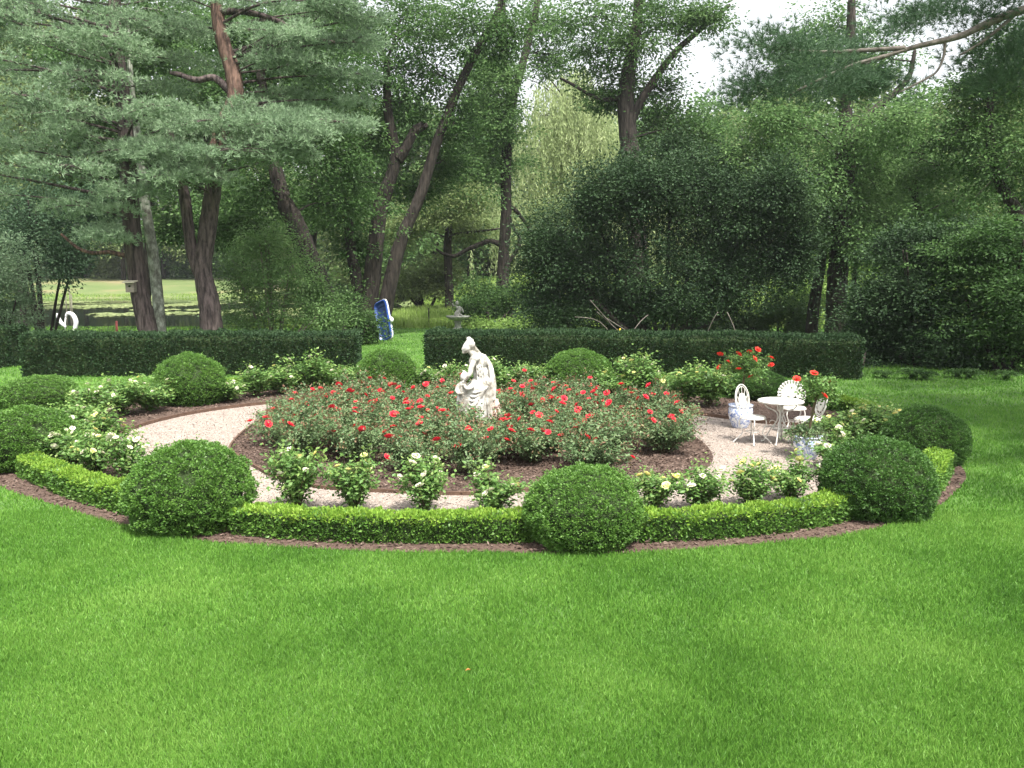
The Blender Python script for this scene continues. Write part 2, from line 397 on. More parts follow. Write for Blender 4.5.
# rough meadow sheet beyond the mown lawn
xm = np.arange(-110, 111, 2.0)
ym = np.array(list(np.arange(43.0, 140, 2.0)))
meadow = grid_sheet('meadow', xm, ym, hills, 'meadow', 0.03); tag(meadow, 'rough yellow green meadow beyond the lawn and pond', 'meadow', kind='structure')


def sheet(name, poly, z, mat, label, cat):
    s = Soup(); c = poly.mean(0); n_ = len(poly)
    V = [(c[0], c[1], z)]; rings = 8
    for k in range(1, rings + 1):
        for p in poly: V.append((c[0] + (p[0] - c[0]) * k / rings, c[1] + (p[1] - c[1]) * k / rings, z))
    f3 = [(0, 1 + i, 1 + (i + 1) % n_) for i in range(n_)]
    f4 = [(1 + (k - 1) * n_ + i, 1 + k * n_ + i, 1 + k * n_ + (i + 1) % n_, 1 + (k - 1) * n_ + (i + 1) % n_) for k in range(1, rings) for i in range(n_)]
    V = np.array(V)
    s.add(V, f3, 0, True); s.f.append(np.array(f4)); s.mats.append(np.zeros(len(f4))); s.smooth.append(np.ones(len(f4), bool))
    return tag(s.build(name, mat), label, cat, kind='structure'), V


sheet('mulch_border', outer, 0.006, 'mulch', 'brown bark mulch border under the box hedges and balls', 'mulch')
sheet('gravel_path', grav, 0.012, 'gravel', 'pale pinkish gravel path circling the red rose bed', 'path')
sheet('mulch_bed', bed, 0.02, 'mulch', 'brown mulch bed under the red roses round the statue', 'mulch')


# brown edging strip between the far mulch and the gravel
def strip(name, pts, wd, h, mat, label, cat):
    pts = np.asarray(pts); n_ = len(pts); t = unit(np.gradient(pts, axis=0)); nn = np.stack([-t[:, 1], t[:, 0]], -1) * wd / 2
    a = pts + nn; b_ = pts - nn
    V = []
    for i in range(n_):
        V += [(a[i][0], a[i][1], 0.0), (a[i][0], a[i][1], h), (b_[i][0], b_[i][1], h), (b_[i][0], b_[i][1], 0.0)]
    f = []
    for i in range(n_ - 1):
        for k in range(3): f.append((4 * i + k, 4 * i + k + 1, 4 * i + 4 + k + 1, 4 * i + 4 + k))
    s = Soup(); s.add(V, f); return tag(s.build(name, mat), label, cat)


strip('garden_edging', spline([G(*p) for p in GRAV[:15]], 140), 0.03, 0.075, 'edging', 'thin brown edging strip between far mulch border and gravel path', 'edging')
strip('garden_edging', spline([G(*p) for p in BED[-5:] + BED[:12]], 140), 0.03, 0.06, 'edging', 'thin brown edging strip round the red rose bed', 'edging')


def scatter(poly, n_, seed=0):
    mn = poly.min(0); mx = poly.max(0)
    p = rng.uniform(mn, mx, (n_, 2)); return p[inside(poly, p[:, 0], p[:, 1])]


# mulch chips and gravel pebbles
s = Soup(); p = scatter(outer, 60000); p = p[~inside(grav, p[:, 0], p[:, 1])]
p3 = np.c_[p, np.full(len(p), 0.012) + rng.uniform(0, .02, len(p))]
s.leaves(p3, np.c_[rng.normal(size=(len(p), 2)), rng.normal(size=len(p)) * .25], 0.055, 0.4, 0.1, up=0.45)
q = scatter(bed, 42000); p3 = np.c_[q, np.full(len(q), 0.026) + rng.uniform(0, .02, len(q))]
s.leaves(p3, np.c_[rng.normal(size=(len(q), 2)), rng.normal(size=len(q)) * .25], 0.055, 0.4, 0.1, up=0.45)
tag(s.build('mulch_chips', 'chips'), 'loose shredded bark chips over the mulch beds', 'mulch', kind='stuff')
s = Soup(); p = scatter(grav, 150000); p = p[~inside(bed, p[:, 0], p[:, 1])]
p3 = np.c_[p, np.full(len(p), 0.014)]
s.leaves(p3, np.c_[rng.normal(size=(len(p), 2)), rng.normal(size=len(p)) * .2], 0.022, 0.9, 0.1, up=0.35)
tag(s.build('gravel_pebbles', 'pebble'), 'small pale pebbles loose on the gravel path', 'gravel', kind='stuff')

# lawn grass: real blades, thick near the camera and wider apart behind
s = Soup()
def blades(n_, y0, y1, hgt, wid, zf=None):
    y = rng.uniform(y0, y1, n_); x = rng.uniform(-1, 1, n_) * (y * 0.64 + 1.0)
    k = ~inside(outer, x, y); x = x[k]; y = y[k]; n2 = len(x)
    h = hgt * rng.uniform(0.55, 1.4, n2) * (1 + .22 * np.sin(x * 5.1 + 2 * np.sin(y * 2.3)) * np.sin(y * 4.3 + x * 1.7))
    a = rng.uniform(0, 2 * PI, n2); ln = rng.uniform(0.1, 0.75, n2) * h
    lx, ly = np.cos(a) * ln, np.sin(a) * ln
    b_ = rng.uniform(0, 2 * PI, n2); wx, wy = np.cos(b_) * wid / 2, np.sin(b_) * wid / 2
    z = 0 * x
    V = np.stack([np.stack([x - wx, y - wy, z], 1), np.stack([x + wx, y + wy, z], 1),
                  np.stack([x + lx * .45 + wx * .8, y + ly * .45 + wy * .8, h * .62], 1), np.stack([x + lx, y + ly, h], 1),
                  np.stack([x + lx * .45 - wx * .8, y + ly * .45 - wy * .8, h * .62], 1)], 1).reshape(-1, 3)
    s.add(V, np.arange(5 * n2).reshape(n2, 5))
blades(230000, 4.2, 6.5, 0.042, 0.0055)
blades(240000, 6.5, 10.0, 0.042, 0.008)
blades(180000, 10.0, 18.0, 0.042, 0.013)
blades(130000, 18.0, 44.0, 0.05, 0.03)
tag(s.build('lawn_grass', 'blade'), 'short mown green grass of the lawn', 'grass', kind='stuff')

# ------------------------------------------------------------------ clipped boxwood
def vnoise(p, scale, off=0.0):
    return np.array([mnoise.noise(Vector((q[0] * scale + off, q[1] * scale - off, q[2] * scale + 2 * off))) for q in p])


def fib(n_):
    i = np.arange(n_) + .5; ph = np.arccos(1 - 2 * i / n_); th = PI * (1 + 5 ** .5) * i
    return np.stack([np.cos(th) * np.sin(ph), np.sin(th) * np.sin(ph), np.cos(ph)], -1)


def ball_meshes(seed, mat, nclump=430, per=62, lsize=0.040):
    """unit ball (radius 1 across, height set by scale); every clump is a small leafy knob"""
    d = fib(nclump * 2); d = d[d[:, 2] > -0.72]
    d = unit(d + rng.normal(size=d.shape) * 0.045)
    r = 1.0 + 0.085 * vnoise(d, 1.5, seed) + 0.05 * vnoise(d, 3.7, seed + 5)
    s = Soup()
    c = d * r[:, None] * 0.90 * (1 + rng.normal(size=(len(d), 1)) * 0.022)
    rc = rng.uniform(.055, .095, len(d))
    cc = np.repeat(c, per, 0); dd = np.repeat(d, per, 0)
    u = unit(rng.normal(size=cc.shape) + dd * .9)
    pos = cc + u * np.repeat(rc, per)[:, None] * rng.uniform(.7, 1.05, len(cc))[:, None]
    s.leaves(pos, u + dd * .3 + np.array([0, 0, .25]), lsize, 0.55, 0.4)
    k = rng.choice(len(d), 70, replace=False)                # stray young shoots
    for j in k:
        e_ = d[j] * rng.uniform(1.02, 1.09) + np.array([0, 0, .03]); pp = c[j] + (e_ - c[j]) * rng.uniform(.4, 1.1, (9, 1)) + rng.normal(size=(9, 3)) * .008
        s.leaves(pp, d[j] + rng.normal(size=(9, 3)) * .4, lsize, .5, .3)
    fol = s
    core = Soup(); q = fib(300)
    core.ball((0, 0, 0), 0.85, 28, 18, bump=0.12, bs=1.6)  # dark inner sphere added to stop light passing through the ball
    return fol.mesh('foliage', mat), core.mesh('shade_fill', 'core')


BM = [ball_meshes(1.3, 'box'), ball_meshes(7.7, 'box'), ball_meshes(4.1, 'boxshaded')]
balls = [  # px centre, ground y of centre, width px, top y, variant, label
    (192, 524, 128, 440, 0, 'large round clipped boxwood ball at near left, beside the low hedge corner'),
    (583, 540, 124, 465, 1, 'round clipped boxwood ball breaking the front low hedge, nearest the camera'),
    (874, 512, 116, 436, 2, 'dark broad boxwood ball overlapping the yellow roses at near right'),
    (924, 462, 84, 404, 2, 'dark boxwood ball at the far right edge, against open lawn'),
    (28, 465, 104, 405, 0, 'boxwood ball cut by the left frame edge, behind the bright low hedge'),
    (40, 413, 84, 375, 1, 'low wide boxwood ball behind another ball at the left frame edge'),
    (191, 403, 74, 352, 0, 'bright boxwood ball before the long yew hedge, left of the path'),
    (387, 391, 64, 348, 1, 'small boxwood ball in front of the gap between yew hedges'),
    (578, 392, 70, 348, 0, 'rounded bright boxwood ball right of the statue at the back'),
    (757, 398, 64, 369, 2, 'boxwood ball behind the white chairs and the potted rose'),
]
for i, (px, py, wpx, ty, v, lab) in enumerate(balls):
    x, y = G(px, py); r = wpx / 2 / F * math.hypot(y, CH)
    top = P(px, ty, y)[2]
    rt = empty('boxwood_ball', (x, y, 0), label=lab, cat='boxwood', group='clipped boxwood balls round the garden')
    # unit ball bottom cut at -0.72: height 1.72 -> scale so that top = desired
    zs = top / 1.62; rz = i * 1.7
    zc = top - zs * 1.0
    link('foliage', BM[v][0], rt, (0, 0, zc), (0, 0, rz), (r * .97, r * .97, zs * .97))
    link('shade_fill', BM[v][1], rt, (0, 0, zc), (0, 0, rz), (r * .97, r * .97, zs * .97))


def hedge(name, path, h, wd, mat, label, cat, group, lsize, dens, litnewmat=None, core='core', bump=0.03, taper=0.0, topfrac=0.8):
    """clipped hedge along a ground path; leaves on all faces, one core block"""
    path = np.asarray(path, float); n_ = len(path)
    rt = empty(name, (path[n_ // 2][0], path[n_ // 2][1], 0), label=label, cat=cat, group=group)
    org = np.array([path[n_ // 2][0], path[n_ // 2][1], 0])
    t = unit(np.gradient(path, axis=0)); nrm = np.stack([-t[:, 1], t[:, 0]], -1)
    seglen = np.linalg.norm(np.diff(path, axis=0), axis=1); L = seglen.sum(); cum = np.concatenate([[0], np.cumsum(seglen)])
    # dark solid core, added to block light through the leaves
    core_s = Soup(); ci = 0.82
    prof = [(-.5 * ci, 0.0), (-.5 * ci, h * .85), (-.38 * ci, h * .93), (.38 * ci, h * .93), (.5 * ci, h * .85), (.5 * ci, 0.0)]
    V = []; k = len(prof)
    for i in range(n_):
        for a, z in prof: V.append((path[i][0] + nrm[i][0] * a * wd, path[i][1] + nrm[i][1] * a * wd, z))
    f = [(i * k + j, i * k + j + 1, i * k + k + j + 1, i * k + k + j) for i in range(n_ - 1) for j in range(k - 1)]
    core_s.add(np.array(V) - org, f)
    core_s.f.append(np.array([list(range(k))[::-1], [(n_ - 1) * k + j for j in range(k)]])); core_s.mats.append(np.zeros(2)); core_s.smooth.append(np.zeros(2, bool))
    core_s.build('shade_fill', core, rt)
    fol = Soup()
    # cross-section perimeter param: side a (h), top (wd), side b (h) + two ends
    nl = int(dens * (L * (2 * h + wd) + 2 * h * wd))
    uu = rng.uniform(0, 1, nl) * (L * (2 * h + wd) + 2 * h * wd)
    A1 = L * h; A2 = L * (h + wd); A3 = L * (2 * h + wd)
    sl = rng.uniform(0, L, nl); a = np.zeros(nl); z = np.zeros(nl); on = np.zeros((nl, 3))
    # clumpy rounding of the edge
    m1 = uu < A1; m2 = (uu >= A1) & (uu < A2); m3 = (uu >= A2) & (uu < A3); m4 = uu >= A3
    a[m1] = -.5; z[m1] = rng.uniform(0, 1, m1.sum()); a[m3] = .5; z[m3] = rng.uniform(0, 1, m3.sum())
    z[m2] = 1; a[m2] = rng.uniform(-.5, .5, m2.sum())
    z[m4] = rng.uniform(0, 1, m4.sum()); a[m4] = rng.uniform(-.5, .5, m4.sum())
    endside = np.where(rng.uniform(size=nl) < .5, 0.0, L); sl = np.where(m4, endside, sl)
    px = np.interp(sl, cum, path[:, 0]); py = np.interp(sl, cum, path[:, 1])
    tx = np.interp(sl, cum, t[:, 0]); ty = np.interp(sl, cum, t[:, 1]); N2 = unit(np.stack([-ty, tx], -1)); T2 = unit(np.stack([tx, ty], -1))
    on[:, :2] = N2 * np.where(m1, -1, np.where(m3, 1, 0))[:, None] + T2 * np.where(m4, np.where(endside > 0, 1, -1), 0)[:, None]
    on[:, 2] = np.where(m2, 1.0, 0.12)
    # round shoulders
    sh = np.clip((z - .82) / .18, 0, 1) ** 2 * 0.08
    aa = a * (1 - sh - taper * (1 - z))
    pos = np.stack([px + N2[:, 0] * aa * wd, py + N2[:, 1] * aa * wd, z * h * (1 - (np.abs(a) > .46) * m2 * .04)], -1)
    nz = vnoise(pos[::1] if nl < 60000 else pos, 5.5 if h < .6 else 2.6, 3.0)
    nz2 = vnoise(pos, 13 if h < .6 else 6.5, 9.0)
    pos[:, 2] *= 1 + (.018 * np.sin(pos[:, 0] * 1.3) + .03 * nz * z if h > .6 else .05 * np.sin(sl * 3.1) * np.sin(sl * 7.7) + .05 * nz * z)
    pos = pos + on * (bump * (nz * 1.2 + nz2) - rng.uniform(0, 1, nl) ** 2 * bump * 1.6)[:, None]
    g = on + np.array([0, 0, .35])
    if litnewmat:
        islitnew = (z + rng.normal(size=nl) * .10 + nz * .25) > topfrac
        fol.leaves((pos - org)[~islitnew], g[~islitnew], lsize, .55, .5, 0)
        fol.leaves((pos - org)[islitnew], g[islitnew], lsize, .55, .5, 1)
        fol.build('foliage', [mat, litnewmat], rt)
    else:
        fol.leaves(pos - org, g, lsize, .5, .5, 0); fol.build('foliage', [mat], rt)
    return rt


def gp(lst, n_=24): return spline([G(*p) for p in lst], n_)


LG = 'low box hedge sections between the balls'
for pts, lab, h in [
    ([(30, 475), (77, 495), (142, 514)], 'low bright box hedge section curving at near left beside the large ball', .3),
    ([(238, 531), (330, 538), (430, 540), (530, 539)], 'long low box hedge section across the front, lime green on top', .29),
    ([(636, 539), (720, 535), (800, 526), (862, 513)], 'low box hedge section at front right, leading to the dark ball', .29),
    ([(910, 503), (930, 488), (938, 474)], 'short lime green hedge end showing between the two dark balls', .36),
    ([(225, 393), (290, 389), (362, 387)], 'low box hedge section at the back, left of the gap', .3),
    ([(412, 387), (480, 386), (552, 387)], 'low box hedge section at the back, directly behind the statue', .3),
    ([(608, 388), (680, 391), (735, 395)], 'low box hedge section at the back, behind yellow roses', .3),
    ([(782, 401), (830, 409), (870, 419), (900, 430)], 'low box hedge section behind the right-hand chair', .28),
    ([(76, 408), (120, 401), (158, 397)], 'low box hedge section at back left, between two balls', .28)]:
    yd = G(*pts[0])[1]
    hedge('box_hedge', gp(pts), h, .31, 'box', lab, 'hedge', LG, 0.04 if yd < 14 else .055, 5200 if yd < 14 else 2600, 'boxlitnew', bump=.026, topfrac=.86)

YG = 'tall clipped yew hedges behind the garden'
hedge('yew_hedge', [np.array(P(34, 378, 23.6)[:2]), np.array(P(190, 378, 23.9)[:2]), np.array(P(359, 376, 24.2)[:2])], 1.13, 1.25, 'yew', 'long dark clipped yew hedge behind the garden, left of the grassy gap', 'hedge', YG, .075, 1150, bump=.04)
hedge('yew_hedge', [np.array(P(-190, 375, 26.0)[:2]), np.array(P(-60, 375, 25.9)[:2]), np.array(P(20, 375, 25.8)[:2])], 1.2, 1.25, 'yew', 'short piece of dark yew hedge cut by the left frame edge', 'hedge', YG, .075, 1150, bump=.04)
hedge('yew_hedge', [np.array(P(430, 372, 24.8)[:2]), np.array(P(600, 376, 24.2)[:2]), np.array(P(756, 380, 23.5)[:2]), np.array(P(856, 380, 23.0)[:2])], 1.13, 1.25, 'yew', 'long dark clipped yew hedge behind the statue and the table', 'hedge', YG, .075, 1150, bump=.04)

# ------------------------------------------------------------------ roses
def bloom_mesh(mat, r=0.045):
    s = Soup()
    for k, (cnt, rr, tilt) in enumerate([(6, 1.0, .35), (5, .8, .8), (4, .5, 1.2)]):
        for j in range(cnt):
            a = 2 * PI * j / cnt + k * .5 + random.uniform(-.15, .15)
            d = np.array([math.cos(a) * math.cos(tilt), math.sin(a) * math.cos(tilt), math.sin(tilt)])
            sd = np.array([-math.sin(a), math.cos(a), 0]); up = np.cross(d, sd) * -1
            L = r * rr * 1.15; wv = L * .62
            pts = [np.zeros(3), d * L * .5 + sd * wv, d * L + sd * wv * .55 + up * L * .05, d * L * 1.05, d * L - sd * wv * .55 + up * L * .05, d * L * .5 - sd * wv]
            s.add(pts, [[0, 1, 2, 3, 4, 5]])
    s.ball((0, 0, r * .35), r * .42, 8, 5)
    return s.mesh('bloom', mat)


RB = [bloom_mesh('redbloom', .042), bloom_mesh('redbloom', .055)]
SB = bloom_mesh('scarlet', .055)
WB = [bloom_mesh('whitebloom', .036), bloom_mesh('whitebloom', .047)]
YB = [bloom_mesh('yellowbloom', .036), bloom_mesh('yellowbloom', .047)]


def bush_meshes(kind, nst=16, h=.62, r=.5, leafn=95, seed=0, lsz=.045, mats=None, open_=1.0):
    """many arching stems from a crown, leaflets along their outer halves; returns meshes and stem tips"""
    st = Soup(); lf = Soup(); tips = []
    for i in range(nst):
        a = 2 * PI * i / nst + random.uniform(-.35, .35); q = math.sqrt(random.uniform(.03, 1)) * r
        hh = h * (1.05 - .35 * (q / r) ** 2) * random.uniform(.72, 1.15) * (1.18 if random.random() < .12 else 1)
        end = np.array([math.cos(a) * q, math.sin(a) * q, hh]); mid = np.array([end[0] * .45, end[1] * .45, hh * .55]); b0 = np.array([end[0] * .08, end[1] * .08, 0])
        path = spline([b0, mid, end], 12)
        st.tube(path, np.linspace(.009, .003, len(path)), 5, cap=False)
        tips.append(end)
        for _ in range(3):                                  # side twigs
            k = random.uniform(.4, .95); b1 = path[int(k * (len(path) - 1))]
            e1 = b1 + np.array([random.uniform(-1, 1) * .16, random.uniform(-1, 1) * .16, random.uniform(.0, .14)])
            st.tube([b1, e1], [.004, .002], 4, cap=False)
            tt = rng.uniform(0.1, 1, leafn // 3)[:, None]; pp = b1 + (e1 - b1) * tt + rng.normal(size=(len(tt), 3)) * .035
            lf.leaves(pp, rng.normal(size=pp.shape) * np.array([1, 1, .5]) + np.array([0, 0, .1]), lsz, .6, .3, 0, up=.6)
        tt = rng.uniform(.22, 1, leafn); idx = tt * (len(path) - 1); i0 = idx.astype(int).clip(0, len(path) - 2)
        pp = path[i0] + (path[i0 + 1] - path[i0]) * (idx - i0)[:, None] + rng.normal(size=(leafn, 3)) * (.05 * (0.5 + tt))[:, None]
        lf.leaves(pp, rng.normal(size=pp.shape) * np.array([1, 1, .5]) + np.array([0, 0, .1]), lsz, .6, .3, 0, up=.6)
        if len(mats) > 1:
            nk = leafn // (8 if kind == 'red' else 4); pp = end + rng.normal(size=(nk, 3)) * (.05, .05, .07); lf.leaves(pp, rng.normal(size=pp.shape) + np.array([0, 0, .8]), lsz, .5, .3, 1)
    return st.mesh('stems', 'stem'), lf.mesh('foliage', mats), tips


RV = [bush_meshes('red', 22, .60, .56, 92, i, .046, ['roseleaf', 'rosebronze']) for i in range(4)]
WV = [bush_meshes('white', 11, .58, .30, 90, i, .048, ['wroseleaf', 'wrosenew']) for i in range(4)]


def rose_bush(x, y, sc, hsc, V, blooms, nb, lab, group, cat='rose bush', z=0.02):
    rt = empty('rose_bush', (x, y, z), random.uniform(0, 6.28), label=lab, cat=cat, group=group)
    link('stems', V[0], rt, sc=(sc, sc, hsc)); link('foliage', V[1], rt, sc=(sc, sc, hsc))
    tips = random.sample(V[2], min(nb, len(V[2])))
    for k in range(nb):
        t = tips[k % len(tips)]; j = 0.0 if k < len(tips) else .07
        mesh = random.choice(blooms)
        link('bloom', mesh, rt, (t[0] * sc * 1.03 + random.uniform(-j, j) , t[1] * sc * 1.03 + random.uniform(-j, j), t[2] * hsc * (1 if k < len(tips) or random.random() < .4 else .8) + random.uniform(.0, .06)),
             (random.uniform(-.8, .8), random.uniform(-.8, .8), random.uniform(0, 6)))
    return rt


# red roses: staggered rows inside the centre bed
ORD = ['first', 'second', 'third', 'fourth', 'fifth', 'sixth', 'seventh', 'eighth', 'ninth', 'tenth', 'eleventh', 'twelfth']
inner = spline([G(*p) for p in [(274, 446), (298, 463), (345, 471), (400, 476), (470, 478), (530, 474), (600, 470), (645, 466), (668, 456), (674, 440), (656, 428), (605, 419), (520, 415), (440, 414), (370, 415), (315, 420), (286, 431)]], 120, True)
sx, sy = G(472, 432)
ymin, ymax = inner[:, 1].min(), inner[:, 1].max()
rows = []
yy = ymin + .12; rk = 0
while yy < ymax - .05:
    xr = inner[np.abs(inner[:, 1] - yy) < .4][:, 0]
    if len(xr) > 1:
        x0, x1 = xr.min() + .25, xr.max() - .2; n_ = max(2, int((x1 - x0) / .80) + 1); row = []
        for i in range(n_):
            xx = x0 + (x1 - x0) * (i + (.5 if rk % 2 else 0) * (1 / n_)) / max(1, n_ - 1) + random.uniform(-.1, .1); y2 = yy + random.uniform(-.12, .12)
            if math.hypot(xx - sx, y2 - sy) < .62 or (abs(xx - sx + .03) < .60 and -1.55 < y2 - sy < 0): continue
            if not inside(inner * 1.0, np.array([xx]), np.array([y2]))[0] and random.random() < .6: continue
            row.append((xx, y2))
        rows.append(row)
    yy += .74; rk += 1
for ri, row in enumerate(rows):
    for i, (x, y) in enumerate(row):
        rown = 'front row' if ri == 0 else ('back row' if ri == len(rows) - 1 else ORD[ri] + ' row from the front')
        lab = 'red flowering rose bush, %s from the left end, in the %s' % (ORD[i], rown)
        sc = random.uniform(.92, 1.15)
        fr = ri / max(1, len(rows) - 1)
        nb = random.choice([5, 7, 8, 10]) if fr > .3 else random.choice([3, 4, 6])
        rose_bush(x, y, sc, random.uniform(.78, 1.2), random.choice(RV), RB, nb, lab, 'red rose bushes in the centre bed')

WG = 'white and yellow rose bushes in the border'
wr = [  # px, ground py, height px, colour mix, label
    (297, 512, 62, 'w', 'tall cream rose bush just right of the large near-left ball'),
    (356, 514, 54, 'y', 'yellow budded rose bush behind the front hedge, before the red roses'),
    (425, 515, 52, 'w', 'white rose bush behind the front hedge, below the statue'),
    (493, 517, 46, 'w', 'narrow white rose bush left of the front boxwood ball'),
    (655, 512, 38, 'y', 'low yellow rose bush just right of the front boxwood ball'),
    (702, 512, 42, 'w', 'small cream rose bush second right of the front ball'),
    (750, 510, 44, 'y', 'pale yellow rose bush third right of the front ball'),
    (792, 503, 42, 'y', 'yellow rose bush left beside the dark ball at right'),
    (72, 470, 38, 'w', 'white rose bush tucked against the left frame-edge ball'),
    (98, 478, 44, 'w', 'leafy white rose bush behind the near-left curving hedge'),
    (128, 484, 46, 'w', 'white rose bush left beside the large near-left ball'),
    (100, 452, 34, 'y', 'yellow white rose bush above the near-left hedge, by the gravel'),
    (75, 440, 30, 'w', 'pale rose bush between two left-hand boxwood balls'),
    (92, 425, 32, 'w', 'bright leafy rose bush at the left tip of the gravel path'),
    (122, 416, 30, 'w', 'rose bush on the far-left curve, first along from the path tip'),
    (150, 412, 26, 'w', 'rose bush on the far-left curve, second along from the path tip'),
    (228, 402, 24, 'w', 'white rose bush at the right foot of the back left ball'),
    (256, 397, 24, 'w', 'rose bush at the back, first right of the back left ball'),
    (282, 394, 22, 'w', 'rose bush at the back, second right of the back left ball'),
    (314, 392, 31, 'w', 'tall leafy rose bush at the back, third right of the back left ball'),
    (350, 392, 28, 'w', 'white rose bush left beside the small ball at the gap'),
    (428, 391, 26, 'w', 'light green rose bush right beside the small ball at the gap'),
    (452, 392, 22, 'w', 'rose bush directly behind and left of the statue'),
    (503, 393, 26, 'w', 'white rose bush directly behind and right of the statue'),
    (530, 393, 33, 'w', 'tall white rose bush left beside the ball behind the statue'),
    (612, 398, 28, 'y', 'pale yellow rose bush right beside the ball behind the statue'),
    (640, 397, 34, 'y', 'taller yellow rose bush at the back, between two balls'),
    (684, 406, 32, 'y', 'creamy yellow rose bush before the long right yew hedge'),
    (709, 407, 34, 'y', 'yellow rose bush left beside the far blue and white pot'),
    (840, 452, 32, 'y', 'yellow rose bush behind the near blue and white pot'),
    (866, 446, 34, 'y', 'full yellow rose bush between the near pot and dark balls'),
    (836, 470, 34, 'w', 'cream rose bush between the near pot and the dark ball'),
    (884, 440, 28, 'y', 'pale yellow rose bush touching the far dark ball'),
]
for i, (px, py, hp, c, lab) in enumerate(wr):
    x, y = G(px, py); hm = hp / F * math.hypot(y, CH) * (1.0 if y < 13 else .85 if px in (184, 228, 350, 428, 530, 612) else 1.15)
    hs_ = hm / .64; sc = (0.85 + .35 * hs_) * random.uniform(.95, 1.1) * (1.0 if y < 13 else 1.35)
    bl = WB if c == 'w' else [YB[0], YB[1], WB[0]]
    if c == 'w' and i % 3 == 0: bl = WB + [YB[0]]
    nb = random.choice([8, 9, 11]) if y < 13 else random.choice([4, 5, 7])
    if px > 600 and y > 14 or px > 830 or px < 130: nb += 4
    rose_bush(x, y, sc, hs_, WV[i % 4], bl, nb, lab, WG, z=.01)


# potted standard roses
def pot(px, py, r, h, rose, lab_p, lab_r, cz, cr, trunk_dx):
    x, y = G(px, py)
    rt = empty('planter', (x, y, .012), label=lab_p, cat='planter', group='blue and white ceramic planters')
    s = Soup(); s.lathe([(.0, .0), (r * .62, .0), (r * .66, .03), (r * .86, h * .3), (r * 1.0, h * .62), (r * .96, h * .86), (r * .9, h * .9), (r * .98, h * .93), (r * 1.0, h), (r * .9, h), (r * .86, h * .86)], 40)
    s.build('pot_body', 'ceramic', rt)
    s = Soup(); s.lathe([(0.0, h * .88), (r * .89, h * .87)], 24); s.build('soil', 'soil', rt)
    rr = empty('standard_rose', (x, y, .012 + h * .88), label=lab_r, cat='rose tree', group='potted standard roses')
    z0 = 0.0
    s = Soup(); s.tube(spline([(0, 0, z0 - .05), (trunk_dx * .3 + .01, 0, cz * .35), (trunk_dx, 0, cz - h * .88)], 12), np.linspace(.022, .016, 13)[:13] if False else .02, 8, wob=.06)
    cen = np.array([trunk_dx, 0, cz - h * .88])
    lf = Soup(); tips = []
    for i in range(26):
        d = unit(np.array([random.gauss(0, 1), random.gauss(0, 1), random.gauss(.35, .7)])); L = cr * random.uniform(.55, 1.12)
        e_ = cen + d * L * np.array([1.1, 1.1, .8]); pth = spline([cen, cen + d * L * .5 + np.array([0, 0, .03]), e_], 8)
        s.tube(pth, np.linspace(.008, .003, len(pth)), 5, cap=False); tips.append(e_)
        nn = 75; tt = rng.uniform(.3, 1.05, nn)[:, None]
        pp = cen + (e_ - cen) * tt + rng.normal(size=(nn, 3)) * .05
        lf.leaves(pp, rng.normal(size=pp.shape), .05, .6, .3, up=.6)
    s.build('trunk', 'stem', rr); lf.build('foliage', 'wroseleaf' if rose else 'wroseleaf', rr)
    tips.sort(key=lambda t: -t[2])
    for k in range(12 if rose else 6):
        t = tips[(k * 2 + (k > 7)) % len(tips)] if rose else tips[[0, 3, 9, 14, 19, 24][k]]
        link('bloom', SB, rr, t + np.array([0, 0, .02]), (random.uniform(-.7, 1.0), random.uniform(-.7, .7), random.uniform(0, 6)))
    return rt, (x, y)


pot(740, 428, .225, .43, True, 'blue and white ceramic planter behind the left-hand white chair', 'potted standard rose with many scarlet blooms, before the yew hedge', 1.13, .46, .06)
_, (ux, uy) = pot(807, 459, .215, .36, False, 'blue and white ceramic planter in front of the white table', 'potted standard rose with few scarlet blooms, in front of the white table', 1.08, .34, .13)
# trailing green underplanting spilling over the near pot
rt = empty('trailing_plant', (ux, uy, .34), label='grey green trailing plant spilling over the near ceramic planter', cat='plant')
s = Soup(); lf = Soup()
for i in range(30):
    a = random.uniform(0, 6.28); L = random.uniform(.2, .42)
    e_ = np.array([math.cos(a) * L, math.sin(a) * L, random.uniform(-.12, .12)]); md = np.array([e_[0] * .5, e_[1] * .5, .12])
    pth = spline([(0, 0, 0), md, e_], 8); s.tube(pth, .004, 4, cap=False)
    pp = pth[rng.integers(2, len(pth), 55)] + rng.normal(size=(55, 3)) * .03; lf.leaves(pp, rng.normal(size=pp.shape), .04, .6, .3, up=.6)
s.build('stems', 'stem', rt); lf.build('foliage', 'roseleaf', rt)
#@@PART2

# hazy summer air
s = Soup(); s.box((0, 110, 24.5), (900, 300, 55)); HZ = s
M['haze'] = bpy.data.materials.new('haze'); M['haze'].use_nodes = True
hn = M['haze'].node_tree.nodes; hn.clear()
pv = hn.new('ShaderNodeVolumePrincipled'); pv.inputs['Color'].default_value = (0.9, 0.95, 1.0, 1); pv.inputs['Density'].default_value = 0.0003; pv.inputs['Anisotropy'].default_value = 0.2
ho = hn.new('ShaderNodeOutputMaterial'); M['haze'].node_tree.links.new(pv.outputs[0], ho.inputs['Volume'])
tag(HZ.build('haze', 'haze'), 'thin pale summer haze over the garden and woods', 'haze', kind='stuff')
